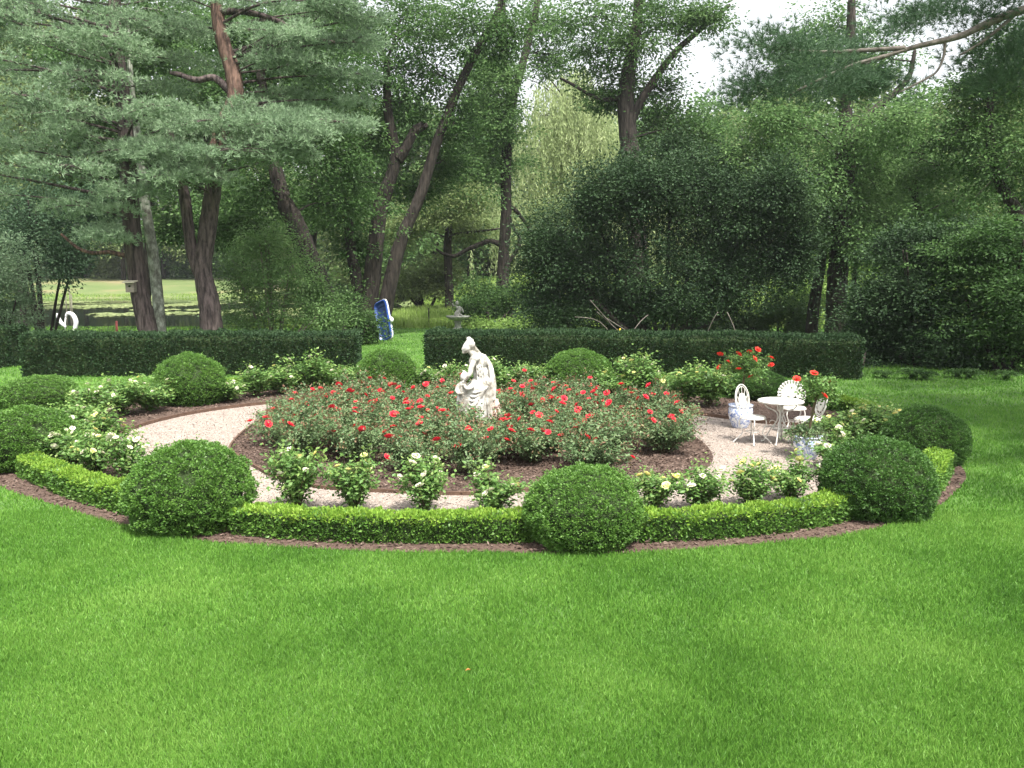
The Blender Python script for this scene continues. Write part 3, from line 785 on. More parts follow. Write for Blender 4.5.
# ------------------------------------------------------------------ statue
def remesh(s, name, mat, parent, voxel=.011, smooth=2, disp=0.0):
    o = s.build(name + '_src', mat)
    r = o.modifiers.new('r', 'REMESH'); r.mode = 'VOXEL'; r.voxel_size = voxel; r.use_smooth_shade = True
    k = o.modifiers.new('s', 'SMOOTH'); k.iterations = smooth; k.factor = .5
    dg = bpy.context.evaluated_depsgraph_get(); dg.update()
    me = bpy.data.meshes.new_from_object(o.evaluated_get(dg))
    old = o.data; bpy.data.objects.remove(o); bpy.data.meshes.remove(old)
    if disp:
        co = np.empty(len(me.vertices) * 3, np.float32); me.vertices.foreach_get('co', co); co = co.reshape(-1, 3)
        no_ = np.array([v.normal[:] for v in me.vertices]); co += no_ * (disp * vnoise(co, 14, 2))[:, None]
        me.vertices.foreach_set('co', co.ravel())
    for p_ in me.polygons: p_.use_smooth = True
    me.name = name
    q = bpy.data.objects.new(name, me); COL.objects.link(q); q.parent = parent
    return q


def T(s, pts, r, seg=10): s.tube(spline([np.array(p, float) for p in pts], 16), np.interp(np.linspace(0, 1, len(spline([np.array(p, float) for p in pts], 16))), np.linspace(0, 1, len(r)), r), seg)


gx, gy = G(474, 433)
gx, gy = G(474, 438)
st = empty('statue', (gx, gy, .0), label='weathered white stone statue of a draped woman bending over a child', cat='statue')
s = Soup()
# head, hair, neck, features
s.ball((-.108, -.03, 1.515), (.072, .07, .10), 16, 12, rot=Matrix.Rotation(.45, 4, 'Y'))
s.ball((-.06, -.01, 1.56), (.09, .085, .085), 14, 10)
s.ball((-.075, 0, 1.655), (.045, .045, .038), 10, 8); s.ball((-.035, 0, 1.64), (.04, .03, .022), 8, 6)
s.ball((-.182, -.04, 1.487), (.014, .012, .024), 8, 6); s.ball((-.158, -.045, 1.43), (.03, .03, .022), 8, 6)
s.ball((-.172, -.045, 1.452), (.012, .018, .007), 8, 5)
s.ball((-.165, -.075, 1.51), (.012, .012, .008), 6, 5); s.ball((-.07, -.085, 1.50), (.015, .01, .025), 6, 5)
T(s, [(-.03, .02, 1.55), (.03, .04, 1.48), (.09, .05, 1.42), (.14, .06, 1.38)], [.05, .036, .026, .016])
T(s, [(-.07, -.01, 1.47), (-.01, 0, 1.40), (.04, 0, 1.33)], [.05, .05, .08])
# torso leaning forward
s.ball((.075, 0, 1.27), (.155, .15, .15), 16, 12, rot=Matrix.Rotation(-.25, 4, 'Y'))
s.ball((0, -.07, 1.22), (.07, .06, .065), 10, 8); s.ball((.0, .07, 1.22), (.07, .06, .065), 10, 8)
s.ball((.115, 0, 1.08), (.125, .12, .17), 14, 12)
s.ball((.13, 0, .87), (.20, .19, .19), 16, 12)
s.ball((.04, -.15, 1.345), (.075, .065, .06), 10, 8); s.ball((.12, .14, 1.345), (.075, .065, .06), 10, 8)
# far arm dropping behind to the rock
T(s, [(.14, .1, 1.36), (.25, .08, 1.2), (.31, .03, 1.0), (.335, -.02, .85), (.335, -.05, .73)], [.062, .06, .05, .042, .034])
s.ball((.335, -.06, .70), (.035, .03, .045), 8, 6)
for k in range(4): T(s, [(.315 + k * .013, -.075, .69), (.31 + k * .016, -.09, .655), (.312 + k * .017, -.09, .63 + .005 * k)], [.009, .008, .006], 6)
# near arm round the child
T(s, [(.03, -.15, 1.34), (-.03, -.2, 1.2), (-.045, -.23, 1.12), (-.09, -.23, 1.05), (-.13, -.21, .99)], [.052, .047, .04, .033, .026])
s.ball((-.15, -.205, .97), (.032, .022, .026), 8, 6)
for k in range(4): T(s, [(-.16, -.215 + .011 * k, .975 - .008 * k), (-.185, -.212 + .011 * k, .955 - .008 * k), (-.195, -.205 + .011 * k, .935 - .008 * k)], [.009, .008, .006], 6)
# thighs, knees, skirt
T(s, [(.13, -.09, .86), (0, -.15, .84), (-.10, -.16, .78)], [.13, .115, .09])
T(s, [(.13, .09, .86), (0, .1, .84), (-.08, .1, .78)], [.13, .12, .10])
T(s, [(-.09, -.16, .76), (-.13, -.17, .45), (-.24, -.2, .12)], [.10, .09, .08])
T(s, [(-.06, .1, .76), (-.1, .08, .45), (-.16, .08, .05)], [.11, .12, .12])
T(s, [(.05, -.05, .80), (.02, -.1, .45), (-.02, -.16, .05)], [.17, .17, .19])
T(s, [(.17, 0, .82), (.2, 0, .45), (.2, -.02, .05)], [.17, .16, .17])
# falling folds
for i in range(26):
    a0 = -PI * .95 + i / 25 * PI * 1.1; ca, sa = math.cos(a0), math.sin(a0)
    x0, y0_ = .07 + ca * .2, sa * .19; x1, y1_ = .0 + ca * .36 + random.uniform(-.03, .03), sa * .31
    T(s, [(x0, y0_, .84 + random.uniform(-.08, .05)), ((x0 + x1) / 2 - .02 + random.uniform(-.03, .03), (y0_ + y1_) / 2, .45), (x1, y1_, .04)], [.012, .024, .032], 6)
# draped swags across lap and shoulder
for i in range(5):
    T(s, [(.30, -.05, .98 - .02 * i), (.2 - .03 * i, -.19 - .01 * i, .86 - .05 * i), (.03 - .02 * i, -.25, .80 - .07 * i), (-.11, -.22, .84 - .05 * i)], [.012, .022, .02, .010], 6)
for i in range(4):
    T(s, [(.13 - .03 * i, -.13, 1.30), (.16 - .035 * i, -.155, 1.18), (.19 - .04 * i, -.14, 1.02), (.25 - .05 * i, -.17, .92)], [.008, .013, .014, .010], 6)
for i in range(3):
    T(s, [(.22 + .02 * i, .0, 1.30 - .03 * i), (.27 + .014 * i, -.03, 1.1), (.31 + .01 * i, -.06, .85), (.32, -.08, .62)], [.010, .014, .014, .012], 6)
T(s, [(-.2, -.18, .3), (-.28, -.2, .14), (-.36, -.2, .05)], [.07, .07, .05])
remesh(s, 'carved_woman', 'stone', st, .0105, 2, .005)
s = Soup()
s.ball((-.152, -.16, 1.045), (.062, .062, .072), 14, 10); s.ball((-.135, -.145, 1.07), (.068, .066, .06), 12, 8)
s.ball((-.205, -.175, 1.04), (.012, .01, .014), 6, 5); s.ball((-.19, -.18, 1.015), (.02, .02, .012), 6, 5)
T(s, [(-.13, -.14, 1.09), (-.15, -.14, 1.13), (-.175, -.15, 1.15)], [.03, .022, .012])
T(s, [(-.15, -.15, 1.0), (-.165, -.15, .93)], [.035, .05])
s.ball((-.17, -.15, .86), (.085, .085, .13), 14, 10); s.ball((-.175, -.16, .74), (.085, .09, .09), 14, 10)
T(s, [(-.15, -.22, .93), (-.1, -.28, .87), (-.03, -.29, .88), (.02, -.27, .92)], [.032, .028, .024, .018])
T(s, [(-.23, -.15, .93), (-.27, -.2, .84), (-.22, -.26, .78), (-.15, -.29, .80)], [.032, .028, .024, .018])
T(s, [(-.16, -.19, .72), (-.18, -.23, .55), (-.2, -.22, .4), (-.2, -.24, .2)], [.055, .048, .04, .03])
T(s, [(-.22, -.14, .72), (-.23, -.17, .55), (-.24, -.16, .4), (-.26, -.18, .2)], [.055, .048, .04, .03])
s.ball((-.225, -.27, .17), (.03, .055, .025), 8, 6); s.ball((-.29, -.21, .17), (.045, .035, .025), 8, 6)
for i in range(6):
    T(s, [(-.1 - .025 * i, -.235 + .012 * i, .84), (-.12 - .025 * i, -.25 + .01 * i, .75), (-.13 - .025 * i, -.24, .64)], [.01, .014, .01], 6)
remesh(s, 'carved_child', 'stone', st, .0105, 1, .003)
s = Soup()
s.ball((-.02, 0, -.02), (.38, .34, .13), 24, 12, bump=.25, bs=2.2); s.ball((-.26, -.12, .06), (.17, .15, .1), 16, 10, bump=.3)
remesh(s, 'stone_base', 'stone', st, .016, 1, .01)
s = Soup()
s.ball((.35, .0, .55), (.08, .12, .11), 16, 10, bump=.4, bs=2.5); s.ball((.36, 0, .36), (.12, .15, .18), 20, 12, bump=.4, bs=2.2)
s.ball((.31, .05, .2), (.15, .18, .25), 20, 12, bump=.4, bs=2.2)
remesh(s, 'rock', 'rock', st, .014, 1, .012)


st.scale = (1.05, 1.05, 1.045)
# ------------------------------------------------------------------ iron table and chairs
def leg_mesh(sx_, sy_, zt=.44, sp=.17, ft=.24):
    s = Soup(); q = math.sqrt(.5)
    pth = spline([(sx_ * sp, sy_ * sp, zt), (sx_ * sp * 1.15, sy_ * sp * 1.15, zt * .75), (sx_ * sp * .85, sy_ * sp * .85, zt * .4), (sx_ * ft * 1.0, sy_ * ft, .05), (sx_ * ft * 1.12, sy_ * ft * 1.12, .008)], 24)
    s.tube(pth, .0105, 8); s.ball(pth[-1] + np.array([0, 0, .005]), .016, 8, 6); return s


def ring(s, c, a, b_, ux, uy, r, n_=32, seg=7):
    t = np.linspace(0, 2 * PI, n_ + 1)
    s.tube(np.array(c) + np.cos(t)[:, None] * a * np.array(ux) + np.sin(t)[:, None] * b_ * np.array(uy), r, seg, cap=False)


def chair(x, y, rz, kind, lab):
    rt = empty('garden_chair', (x, y, .014), rz, label=lab, cat='chair', group='white iron garden chairs')
    s = Soup(); s.lathe([(0, .462), (.17, .463), (.195, .458), (.203, .448), (.2, .436), (.19, .432), (0, .434)], 32); s.build('seat', 'iron', rt)
    s = Soup(); ring(s, (0, 0, .43), .205, .205, (1, 0, 0), (0, 1, 0), .009)
    ring(s, (0, 0, .2), .10, .10, (1, 0, 0), (0, 1, 0), .007)
    s.build('seat_frame', 'iron', rt)
    for a in (-1, 1):
        for b_ in (-1, 1): leg_mesh(a * .8, b_ * .8).build('leg', 'iron', rt)
    tilt = .16; ux = (0, 1, 0); uz = np.array((-math.sin(tilt), 0, math.cos(tilt)))
    if kind == 'oval':
        c = np.array((-.235, 0, .72)); s = Soup(); ring(s, c, .175, .245, ux, uz, .0105, 40)
        ring(s, c, .145, .212, ux, uz, .006, 40)
        for sg in (-1, 1): s.tube(spline([(-.17, sg * .1, .44), (-.19, sg * .12, .48), tuple(c + np.array((0, sg * .10, 0)) - uz * .21)], 8), .0105, 7)
        bk = s.build('backrest', 'iron', rt)
        s = Soup()
        Mr = Matrix.Rotation(-tilt, 4, 'Y')
        s.ball(c - uz * .03, (.008, .092, .125), 20, 12, rot=Mr); ring(s, c - uz * .03, .092, .125, ux, uz, .008, 28)
        for k in range(10):
            a = 2 * PI * k / 10 + .3; dd = math.cos(a) * np.array(ux) + math.sin(a) * uz
            s.tube([c - uz * .03 + dd * .1, c + math.cos(a) * .15 * np.array(ux) + math.sin(a) * .22 * uz], .005, 5, cap=False)
        s.build('medallion', 'iron', bk)
    else:
        c = np.array((-.215, 0, .66)); s = Soup(); R = .235
        for k in range(17):
            a = -.35 + (PI + .7) * k / 16; dd = math.cos(a) * np.array(ux) + math.sin(a) * uz
            Mr = Matrix(((uz[2], 0, uz[0]), (0, 1, 0), (-uz[0], 0, uz[2]))).to_4x4() if False else Matrix.Rotation(-tilt, 4, 'Y') @ Matrix.Rotation(a - PI / 2, 4, 'X')
            s.ball(c + dd * R * .60, (.007, .023, R * .42), 10, 8, rot=Mr)
            s.ball(c + dd * R * 1.0, (.008, .027, .022), 8, 6, rot=Mr)
        s.ball(c, (.010, .075, .075), 16, 10, rot=Matrix.Rotation(-tilt, 4, 'Y'))
        ring(s, c, R * .62, R * .62, ux, uz, .006, 40)
        for sg in (-1, 1): s.tube(spline([(-.17, sg * .1, .44), (-.18, sg * .1, .5), tuple(c + np.array((0, sg * .09, 0)) - uz * .03)], 8), .0105, 7)
        s.build('backrest', 'iron', rt)
    return rt


def furn(px, py): return G(px, py, .014)


x, y = furn(752, 443); chair(x, y, math.radians(-54), 'oval', 'white iron chair with oval medallion back left of the table')
x, y = furn(793, 432); chair(x, y, math.radians(-95), 'fan', 'white iron chair with scalloped fan back behind the table')
x, y = furn(806, 445); chair(x, y, math.radians(188), 'oval', 'white iron chair facing left behind the potted rose trunk')
x, y = furn(779, 443)
tb = empty('garden_table', (x, y, .014), .3, label='small round white iron table with scalloped rim and curved legs', cat='table')
s = Soup(); s.lathe([(0, .735), (.33, .735), (.36, .728), (.365, .715), (.36, .695), (.352, .695), (.35, .715), (0, .718)], 96, scallop=(24, .035)); s.build('tabletop', 'iron', tb)
s = Soup(); s.lathe([(0, .09), (.03, .1), (.02, .14), (.016, .4), (.03, .43), (.018, .47), (.02, .68), (.08, .718)], 14); ring(s, (0, 0, .26), .12, .12, (1, 0, 0), (0, 1, 0), .008); s.build('pedestal', 'iron', tb)
for k in range(4):
    a = k * PI / 2 + PI / 4; ca, sa = math.cos(a), math.sin(a); s = Soup()
    pr = spline([(.28, .71), (.22, .6), (.06, .52), (.05, .38), (.14, .24), (.2, .12), (.25, .03), (.28, .008)], 36)
    s.tube(np.c_[pr[:, 0] * ca, pr[:, 0] * sa, pr[:, 1]], .011, 8); s.ball((.285 * ca, .285 * sa, .014), .018, 8, 6)
    t = np.linspace(0, 5.5, 20); s.tube(np.c_[(.12 + .05 * np.cos(t)) * ca, (.12 + .05 * np.cos(t)) * sa, .33 + .05 * np.sin(t)], .006, 6)
    s.build('leg', 'iron', tb)


# ------------------------------------------------------------------ trees
def gz(x, y): return float(hills(np.array([x]), np.array([y]))[0])


class Tree:
    def __init__(t, name, label, cat, base_px, Y, bark='bark', group=None):
        p0 = P(base_px, 300, Y); t.Y = Y; t.org = np.array([p0[0], Y, gz(p0[0], Y)])
        t.root = empty(name, t.org, label=label, cat=cat, group=group); t.tr = Soup(); t.cr = Soup(); t.bark = bark; t.paths = []; t.extra = []
        t.barks = [bark]

    def w(t, px, py, dy=0.0): return P(px, py, t.Y + dy)

    def trunk(t, pts, ws, dys=None, mi=0, ground=True, seg=12):
        """pts in pixels at the tree's depth; ws widths in px"""
        pp = [t.w(a, b_, (dys[i] if dys else 0)) for i, (a, b_) in enumerate(pts)]
        if ground:
            g0 = np.array([pp[0][0], pp[0][1], t.org[2] - .15]);
            if pp[0][2] > t.org[2] + .05: pp = [g0] + pp; ws = [ws[0] * 1.2] + list(ws)
            else: pp[0] = g0
        k = t.Y / F / 2
        c = spline(pp, 8 * len(pp)); r = np.interp(np.linspace(0, 1, len(c)), np.linspace(0, 1, len(ws)), np.array(ws) * k)
        q_ = np.linspace(0, 1, len(c)); c[1:-1] += (np.stack([np.sin(q_ * 9 + len(c)), np.cos(q_ * 7 + 1), 0 * q_], 1) * r[:, None] * .18)[1:-1]
        t.tr.tube(c - t.org, r, seg, mi, wob=.035); t.paths.append((c, r)); return c

    def limb(t, target, r0=None, r1=.012, mi=0, frac=None, sag=.12):
        """curved branch from the nearest lower trunk point to the target"""
        best = None
        for c, r in t.paths[:t.main if hasattr(t, 'main') else None]:
            d = np.linalg.norm(c - target, axis=1) + np.where(c[:, 2] > target[2] - .15 * np.linalg.norm(c[:, :2] - target[:2], axis=1), 1.5, 0) + np.where(c[:, 2] < t.org[2] + 1.5, 3, 0)
            i = int(d.argmin());
            if best is None or d[i] < best[0]: best = (d[i], c[i], r[i])
        a = best[1]; L = np.linalg.norm(target - a)
        r0 = min(best[2] * .5, .015 + L * .011)
        mid = (a + target) / 2 + np.array([random.gauss(0, .07) * L, random.gauss(0, .07) * L, sag * L * random.uniform(-.2, 1)])
        c = spline([a, mid, target], 10)
        t.tr.tube(c - t.org, np.linspace(r0, r1, len(c)), 6, mi, cap=False); return c

    def lobe(t, px, py, rx, ry, n_, dy=0.0, cr=.42, nl=38, ls=.135, rdy=None, limb=True, droop=.3, mi=0, width=.55, flat=.5):
        n_ = int(n_ * 1.7); k = t.Y / F; c = t.w(px, py, dy); R = np.array([rx * k, (rdy or rx * .8) * k, ry * k])
        g_ = rng.normal(size=(n_, 3)) * .58; d = unit(g_)
        cc = c + g_ * R; cc = cc + (np.stack([np.sin(cc[:, 2] * 2.1 + c[0]), np.cos(cc[:, 2] * 1.7), np.sin(cc[:, 0] * 2.3)], 1) * .12)
        if limb:
            path = t.limb(c)
            for j in range(min(6, n_)):
                e_ = cc[j]; a = path[random.randint(len(path) // 2, len(path) - 1)]
                t.tr.tube(spline([a, (a + e_) / 2 + np.array([0, 0, .1]), e_], 6) - t.org, np.linspace(.022, .008, 7)[:len(spline([a, a, e_], 6))], 5, cap=False)
        pos = np.repeat(cc, nl, 0); o = rng.normal(size=pos.shape) * cr * np.array([.62, .62, flat * .62])
        # sprays tilt down and outwards
        out_ = np.repeat(d, nl, 0); rad = np.linalg.norm(o[:, :2], axis=1, keepdims=True)
        pos = pos + o; pos[:, 2:] -= rad * droop
        dirs = o * np.array([1, 1, .3]) / cr + out_ * .35 + np.array([0, 0, -droop])
        t.cr.leaves(pos - t.org, dirs, ls, width, .35, mi, up=.75)

    def plates(t, lst, sub=12, tufts=24, nl=8, L=.145, mi=0, limb=True, wid=.0125):
        k = t.Y / F
        for (px, py, rx, dy) in lst:
            c = t.w(px, py, dy); R = rx * k
            path = t.limb(c, sag=.05, mi=0) if limb else None
            for j in range(int(sub * 1.1)):
                a = random.uniform(0, 2 * PI); q = math.sqrt(random.uniform(0, 1))
                sc = c + np.array([math.cos(a) * R * q, math.sin(a) * R * q * .75, -.16 * R * q * q + random.uniform(-.10, .16)])
                if path is not None and j % 3 == 0:
                    t.tr.tube(np.array([c, (c + sc) / 2 + [0, 0, .05], sc]) - t.org, [.02, .014, .006], 5, cap=False)
                o = rng.normal(size=(tufts, 3)) * np.array([.21, .21, .095]); pp = sc + o
                dirs = o * np.array([1.3, 1.3, .6]) + np.array([0, 0, .22]) + np.array([math.cos(a), math.sin(a), 0]) * .15
                t.cr.needles(pp - t.org, dirs, L, nl, wid, mi, .6)

    def done(t, leaf, crown='crown'):
        t.tr.build('trunk', t.barks, t.root)
        if t.cr.n: t.cr.build(crown, leaf, t.root)
        return t.root


def rnd_plates(x0, x1, y0, y1, n_, rx=(26, 44), dy=(-2.2, 2.2)):
    return [(random.uniform(x0, x1), random.uniform(y0, y1), random.uniform(*rx), random.uniform(*dy)) for _ in range(n_)]


# --- pine with the nest box
t = Tree('pine_tree', 'tall single-trunked pine with grey purple bark and a nest box on it', 'pine', 150, 27, group='pines behind the left hedge')
t.barks = ['pinebark', 'redbark']
t.trunk([(150, 344), (143, 300), (135, 240), (129, 180), (122, 110), (116, 40), (112, -60)], [19, 18, 17, 16, 14, 12, 10])
t.plates([(30, 40, 55, -1), (90, 30, 50, 1), (160, 25, 45, 0), (20, 95, 55, -2), (75, 110, 55, -1.5), (150, 85, 46, 1.5), (0, 145, 55, -1), (55, 165, 55, -2.2), (120, 150, 48, -1.5),
          (15, 195, 50, -1), (80, 205, 50, -1.6), (105, 230, 36, 1), (180, 120, 40, -1), (175, 60, 36, 2), (190, 160, 34, -1.4), (60, 70, 50, 2), (125, 190, 30, -1.6), (-20, 70, 50, 1), (-30, 170, 50, 0),
          (40, -10, 60, 0), (110, -20, 60, 0), (170, -30, 60, 1), (-20, 0, 60, 0), (105, 234, 22, -1.5), (35, 130, 46, 1.6), (95, 75, 46, -2)], sub=15, tufts=26)
t.plates(rnd_plates(-40, 190, -80, 0, 10), sub=10, tufts=18)
t.plates(rnd_plates(-40, 185, 5, 165, 15, rx=(26, 40), dy=(-2.6, -.5)), sub=12, tufts=26)
t.done('pine')
# bare curving reddish limb of the same pine is a dead branch: part of the tree
s = Soup(); pth = spline([P(a, b_, 27) for a, b_ in [(130, 256), (118, 254), (108, 252), (92, 253), (78, 248), (68, 240), (61, 234)]], 30)
s.tube(pth - t.org, np.linspace(.085, .035, len(pth)), 8, wob=.06); s.build('bare_branch', 'redbark', t.root)

# nest box
c = P(131, 287, 26.55)
nb_ = empty('nest_box', c - np.array([0, 0, .16]), label='small grey wooden nest box fixed to the pine trunk', cat='nest box')
s = Soup(); s.box((0, 0, .15), (.26, .2, .3)); s.build('box_body', 'greywood', nb_)
s = Soup(); s.box((-.01, -.03, .325), (.36, .32, .03), rot=Matrix.Rotation(.15, 4, 'X')); s.build('roof', 'palewood', nb_)
s = Soup(); s.lathe([(0, 0), (.035, 0), (.035, .004), (0, .004)], 14); o = s.build('entrance_hole', 'core', nb_); o.rotation_euler = (PI / 2, 0, 0); o.location = (0, -.101, .19)

# --- lichened grey trunk
t = Tree('slender_tree', 'slender tree with pale lichen-blotched bark beside the pine trunk', 'tree', 161, 28)
t.barks = ['birch']
t.trunk([(161, 344), (158, 290), (152, 240), (143, 190), (138, 150), (131, 90), (128, 20)], [12, 11, 10, 9, 8, 6, 4])
for q in [(135, 60, 40, 26), (118, 20, 40, 24), (160, 10, 40, 24)]: t.lobe(*q, 40, dy=1.5)
t.done('maple')

# --- twin pine
t = Tree('pine_tree', 'twin-trunked pine forking low, its upper trunk reddish', 'pine', 213, 27, group='pines behind the left hedge')
t.barks = ['pinebark', 'redbark']
t.trunk([(213, 344), (208, 305), (203, 270), (208, 235), (213, 190), (214, 160)], [23, 21, 17, 17, 16, 15])
t.trunk([(214, 165), (222, 130), (234, 100), (232, 70), (221, 30), (215, -20), (210, -90)], [15, 15, 15, 15, 13, 11, 9], mi=1, ground=False)
t.trunk([(203, 285), (196, 262), (190, 235), (184, 200), (178, 170), (172, 130)], [12, 12, 11, 11, 9, 7], ground=False)
t.trunk([(231, 92), (215, 78), (196, 80), (178, 74), (170, 73)], [9, 7, 6, 5, 3], ground=False, seg=7)
t.trunk([(220, 12), (245, 12), (275, 20), (305, 35), (335, 42)], [8, 6, 5, 4, 2], ground=False, seg=7)
t.main = 2
t.plates([(215, 120, 40, -2), (262, 118, 44, -1), (300, 130, 44, -1.4), (340, 120, 34, 0), (180, 150, 40, -2), (235, 150, 44, -2.2), (285, 155, 36, -1), (250, 60, 42, 1.8), (300, 60, 40, 0), (340, 75, 34, 1),
          (190, 30, 40, 1.8), (265, 5, 48, 0), (320, 15, 44, 1), (200, 115, 44, 2), (330, 100, 40, 1.5), (170, 175, 30, -2), (275, 95, 40, 2), (360, 40, 30, 2), (205, 175, 26, -2)], sub=15, tufts=26)
t.plates(rnd_plates(150, 380, -90, 0, 12), sub=10, tufts=18)
t.plates(rnd_plates(165, 370, 105, 150, 8, rx=(24, 38), dy=(-2.4, -.5)), sub=12, tufts=26)
t.plates(rnd_plates(265, 370, 0, 100, 8, rx=(24, 38), dy=(-2, 1)), sub=12, tufts=26)
t.done('pine')
# --- dark leaning tree
t = Tree('leaning_tree', 'dark tree leaning to the left behind the light green shrub', 'tree', 338, 32)
t.trunk([(338, 348), (326, 305), (312, 262), (298, 225), (282, 195), (270, 150), (262, 90), (256, 20)], [25, 23, 21, 19, 16, 12, 9, 7])
for q in [(250, 70, 40, 26), (300, 110, 40, 26), (265, 185, 34, 20), (320, 60, 40, 26), (230, 30, 40, 26), (330, 150, 34, 22), (285, 30, 40, 26), (340, 205, 36, 22), (238, 225, 26, 16)]: t.lobe(*q, 60, dy=random.uniform(0, 2.5))
t.done('oak')

# --- multi-stemmed dark tree beside the boat
t = Tree('multi_stemmed_tree', 'dark tree whose several stems fan out above the blue boat', 'tree', 372, 36.5)
t.trunk([(366, 338), (371, 290), (375, 240), (381, 205), (396, 160), (388, 110), (386, 60)], [18, 17, 16, 15, 11, 9, 6])
t.trunk([(380, 338), (390, 290), (402, 240), (420, 195), (432, 155), (441, 130), (460, 85), (478, 50), (500, 8), (510, -40)], [17, 15, 13, 11, 10, 9, 8, 8, 7, 5])
t.trunk([(398, 160), (415, 132), (424, 125)], [11, 9, 8], ground=False)
t.trunk([(362, 340), (357, 285), (350, 235), (345, 190)], [13, 12, 10, 7])
for q in [(385, 60, 36, 26), (350, 90, 36, 26), (430, 70, 34, 24), (400, 20, 44, 26), (455, 120, 24, 24), (350, 180, 34, 24), (470, 20, 34, 24), (345, 30, 40, 26), (395, 105, 36, 24), (350, 240, 22, 20), (440, 160, 26, 18), (415, 190, 22, 14), (500, 30, 26, 20), (370, 140, 34, 18), (430, 20, 40, 26)]: t.lobe(*q, 58, dy=random.uniform(-1, 3))
t.done('oak')

# --- centre tree with the crooked low branch
t = Tree('forked_tree', 'upright tree with ivy and a crooked bare low branch, behind the statue', 'tree', 500, 46)
t.barks = ['bark', 'greybark']
t.trunk([(499, 325), (502, 290), (503, 250), (506, 210), (507, 165), (510, 120), (512, 95)], [16, 13, 11, 11, 10, 10, 10])
t.trunk([(511, 98), (504, 60), (503, 20), (500, -40)], [9, 8, 7, 5], ground=False)
t.trunk([(512, 98), (520, 75), (528, 40), (538, 0), (545, -50)], [9, 8, 7, 6, 4], ground=False)
t.main = 3
t.trunk([(500, 244), (490, 241), (478, 245), (466, 250), (455, 256), (444, 254), (436, 249)], [6, 5, 5, 4, 4, 3, 2], ground=False, seg=6)
t.trunk([(508, 265), (514, 255), (520, 240), (512, 225), (508, 210)], [4, 4, 4, 3, 3], ground=False, seg=6)
t.trunk([(508, 205), (517, 212), (527, 225), (537, 243)], [4, 4, 3, 2], ground=False, seg=6)
for q in [(500, 120, 26, 20), (485, 95, 26, 20), (460, 170, 28, 18), (478, 60, 24, 18), (545, 20, 26, 18), (500, 165, 26, 14), (548, 55, 24, 16), (475, 140, 26, 18), (500, 70, 18, 14)]: t.lobe(*q, 52, dy=random.uniform(-1.5, 2), ls=.16, cr=.5)
t.lobe(497, 100, 16, 22, 40, dy=-.6, ls=.16, limb=False); t.lobe(497, 300, 7, 16, 26, dy=-.5, ls=.14, cr=.25, limb=False)
t.done('maple')

# --- dark tree above the evergreen mass
t = Tree('dark_tree', 'tall dark tree whose forked trunk shows above the evergreen mass', 'tree', 632, 42)
t.trunk([(640, 325), (638, 250), (630, 190), (628, 150), (626, 100), (632, 60), (638, 20), (640, -40)], [20, 18, 17, 18, 16, 13, 10, 7])
t.trunk([(628, 130), (645, 95), (672, 55), (700, 30), (730, 5)], [9, 8, 6, 5, 3], ground=False)
t.trunk([(622, 98), (605, 100), (590, 95), (572, 84), (560, 78)], [5, 4, 3, 3, 2], ground=False, seg=6)
for q in [(600, 50, 36, 24), (645, 40, 36, 26), (590, 15, 40, 22), (655, 90, 30, 22), (610, 90, 22, 16), (660, 10, 36, 20), (665, 130, 30, 24), (700, 15, 20, 12), (700, 130, 28, 20)]: t.lobe(*q, 56, dy=random.uniform(-1.5, 2), ls=.15, cr=.48)
t.done('oak')

# --- broad evergreen mass
t = Tree('evergreen_shrub', 'broad dark evergreen mass with many fanned stems behind the right hedge', 'evergreen', 662, 31)
t.barks = ['bark']
for (tx, ty) in [(560, 250), (600, 230), (640, 215), (670, 205), (700, 220), (740, 240), (770, 262), (625, 280), (715, 270), (585, 290)]:
    b0 = 662 + (tx - 662) * .12
    t.trunk([(b0, 346), (b0 + (tx - b0) * .45, 346 + (ty - 346) * .35), (tx, ty)], [6, 4, 2.5], dys=[0, random.uniform(-.8, .8), random.uniform(-1, 1.5)], seg=7)
for q in [(560, 235, 42, 34), (610, 215, 44, 36), (660, 200, 46, 36), (710, 215, 44, 36), (755, 240, 40, 36), (785, 225, 28, 34), (580, 285, 44, 26), (640, 265, 46, 30), (700, 270, 44, 28), (750, 280, 34, 22),
          (545, 280, 26, 26), (612, 195, 26, 20), (700, 188, 30, 20), (748, 208, 26, 22), (655, 180, 28, 18), (620, 300, 36, 18), (680, 305, 30, 14), (560, 310, 26, 14), (775, 185, 24, 20), (548, 255, 16, 20), (800, 255, 14, 20), (675, 158, 16, 18), (720, 172, 14, 18), (632, 176, 14, 20), (590, 205, 14, 22)]:
    t.lobe(*q, 95, dy=random.uniform(-1.6, 1.6), ls=.10, cr=.34, nl=46, droop=.1, flat=.8)
t.done('evergreen')

# bare dead branches lying against the hedge
rt = empty('bare_branch', tuple(P(620, 345, 27.2)[:2]) + (0,), label='pale bare dead branches propped behind the right yew hedge', cat='branch')
og = np.array(rt.location)
for pts in [[(622, 350), (600, 322), (575, 317)], [(640, 350), (612, 325), (597, 312)], [(652, 350), (628, 332), (606, 318)], [(628, 338), (640, 322), (648, 315)], [(700, 350), (712, 322), (718, 312)], [(742, 350), (733, 325), (727, 312)], [(612, 325), (590, 300)]]:
    s = Soup(); s.tube(spline([P(a, b_, 27.2 + random.uniform(-.2, .3)) for a, b_ in pts], 8) - og, .014, 6, wob=.1); s.build('branch', 'deadwood', rt)

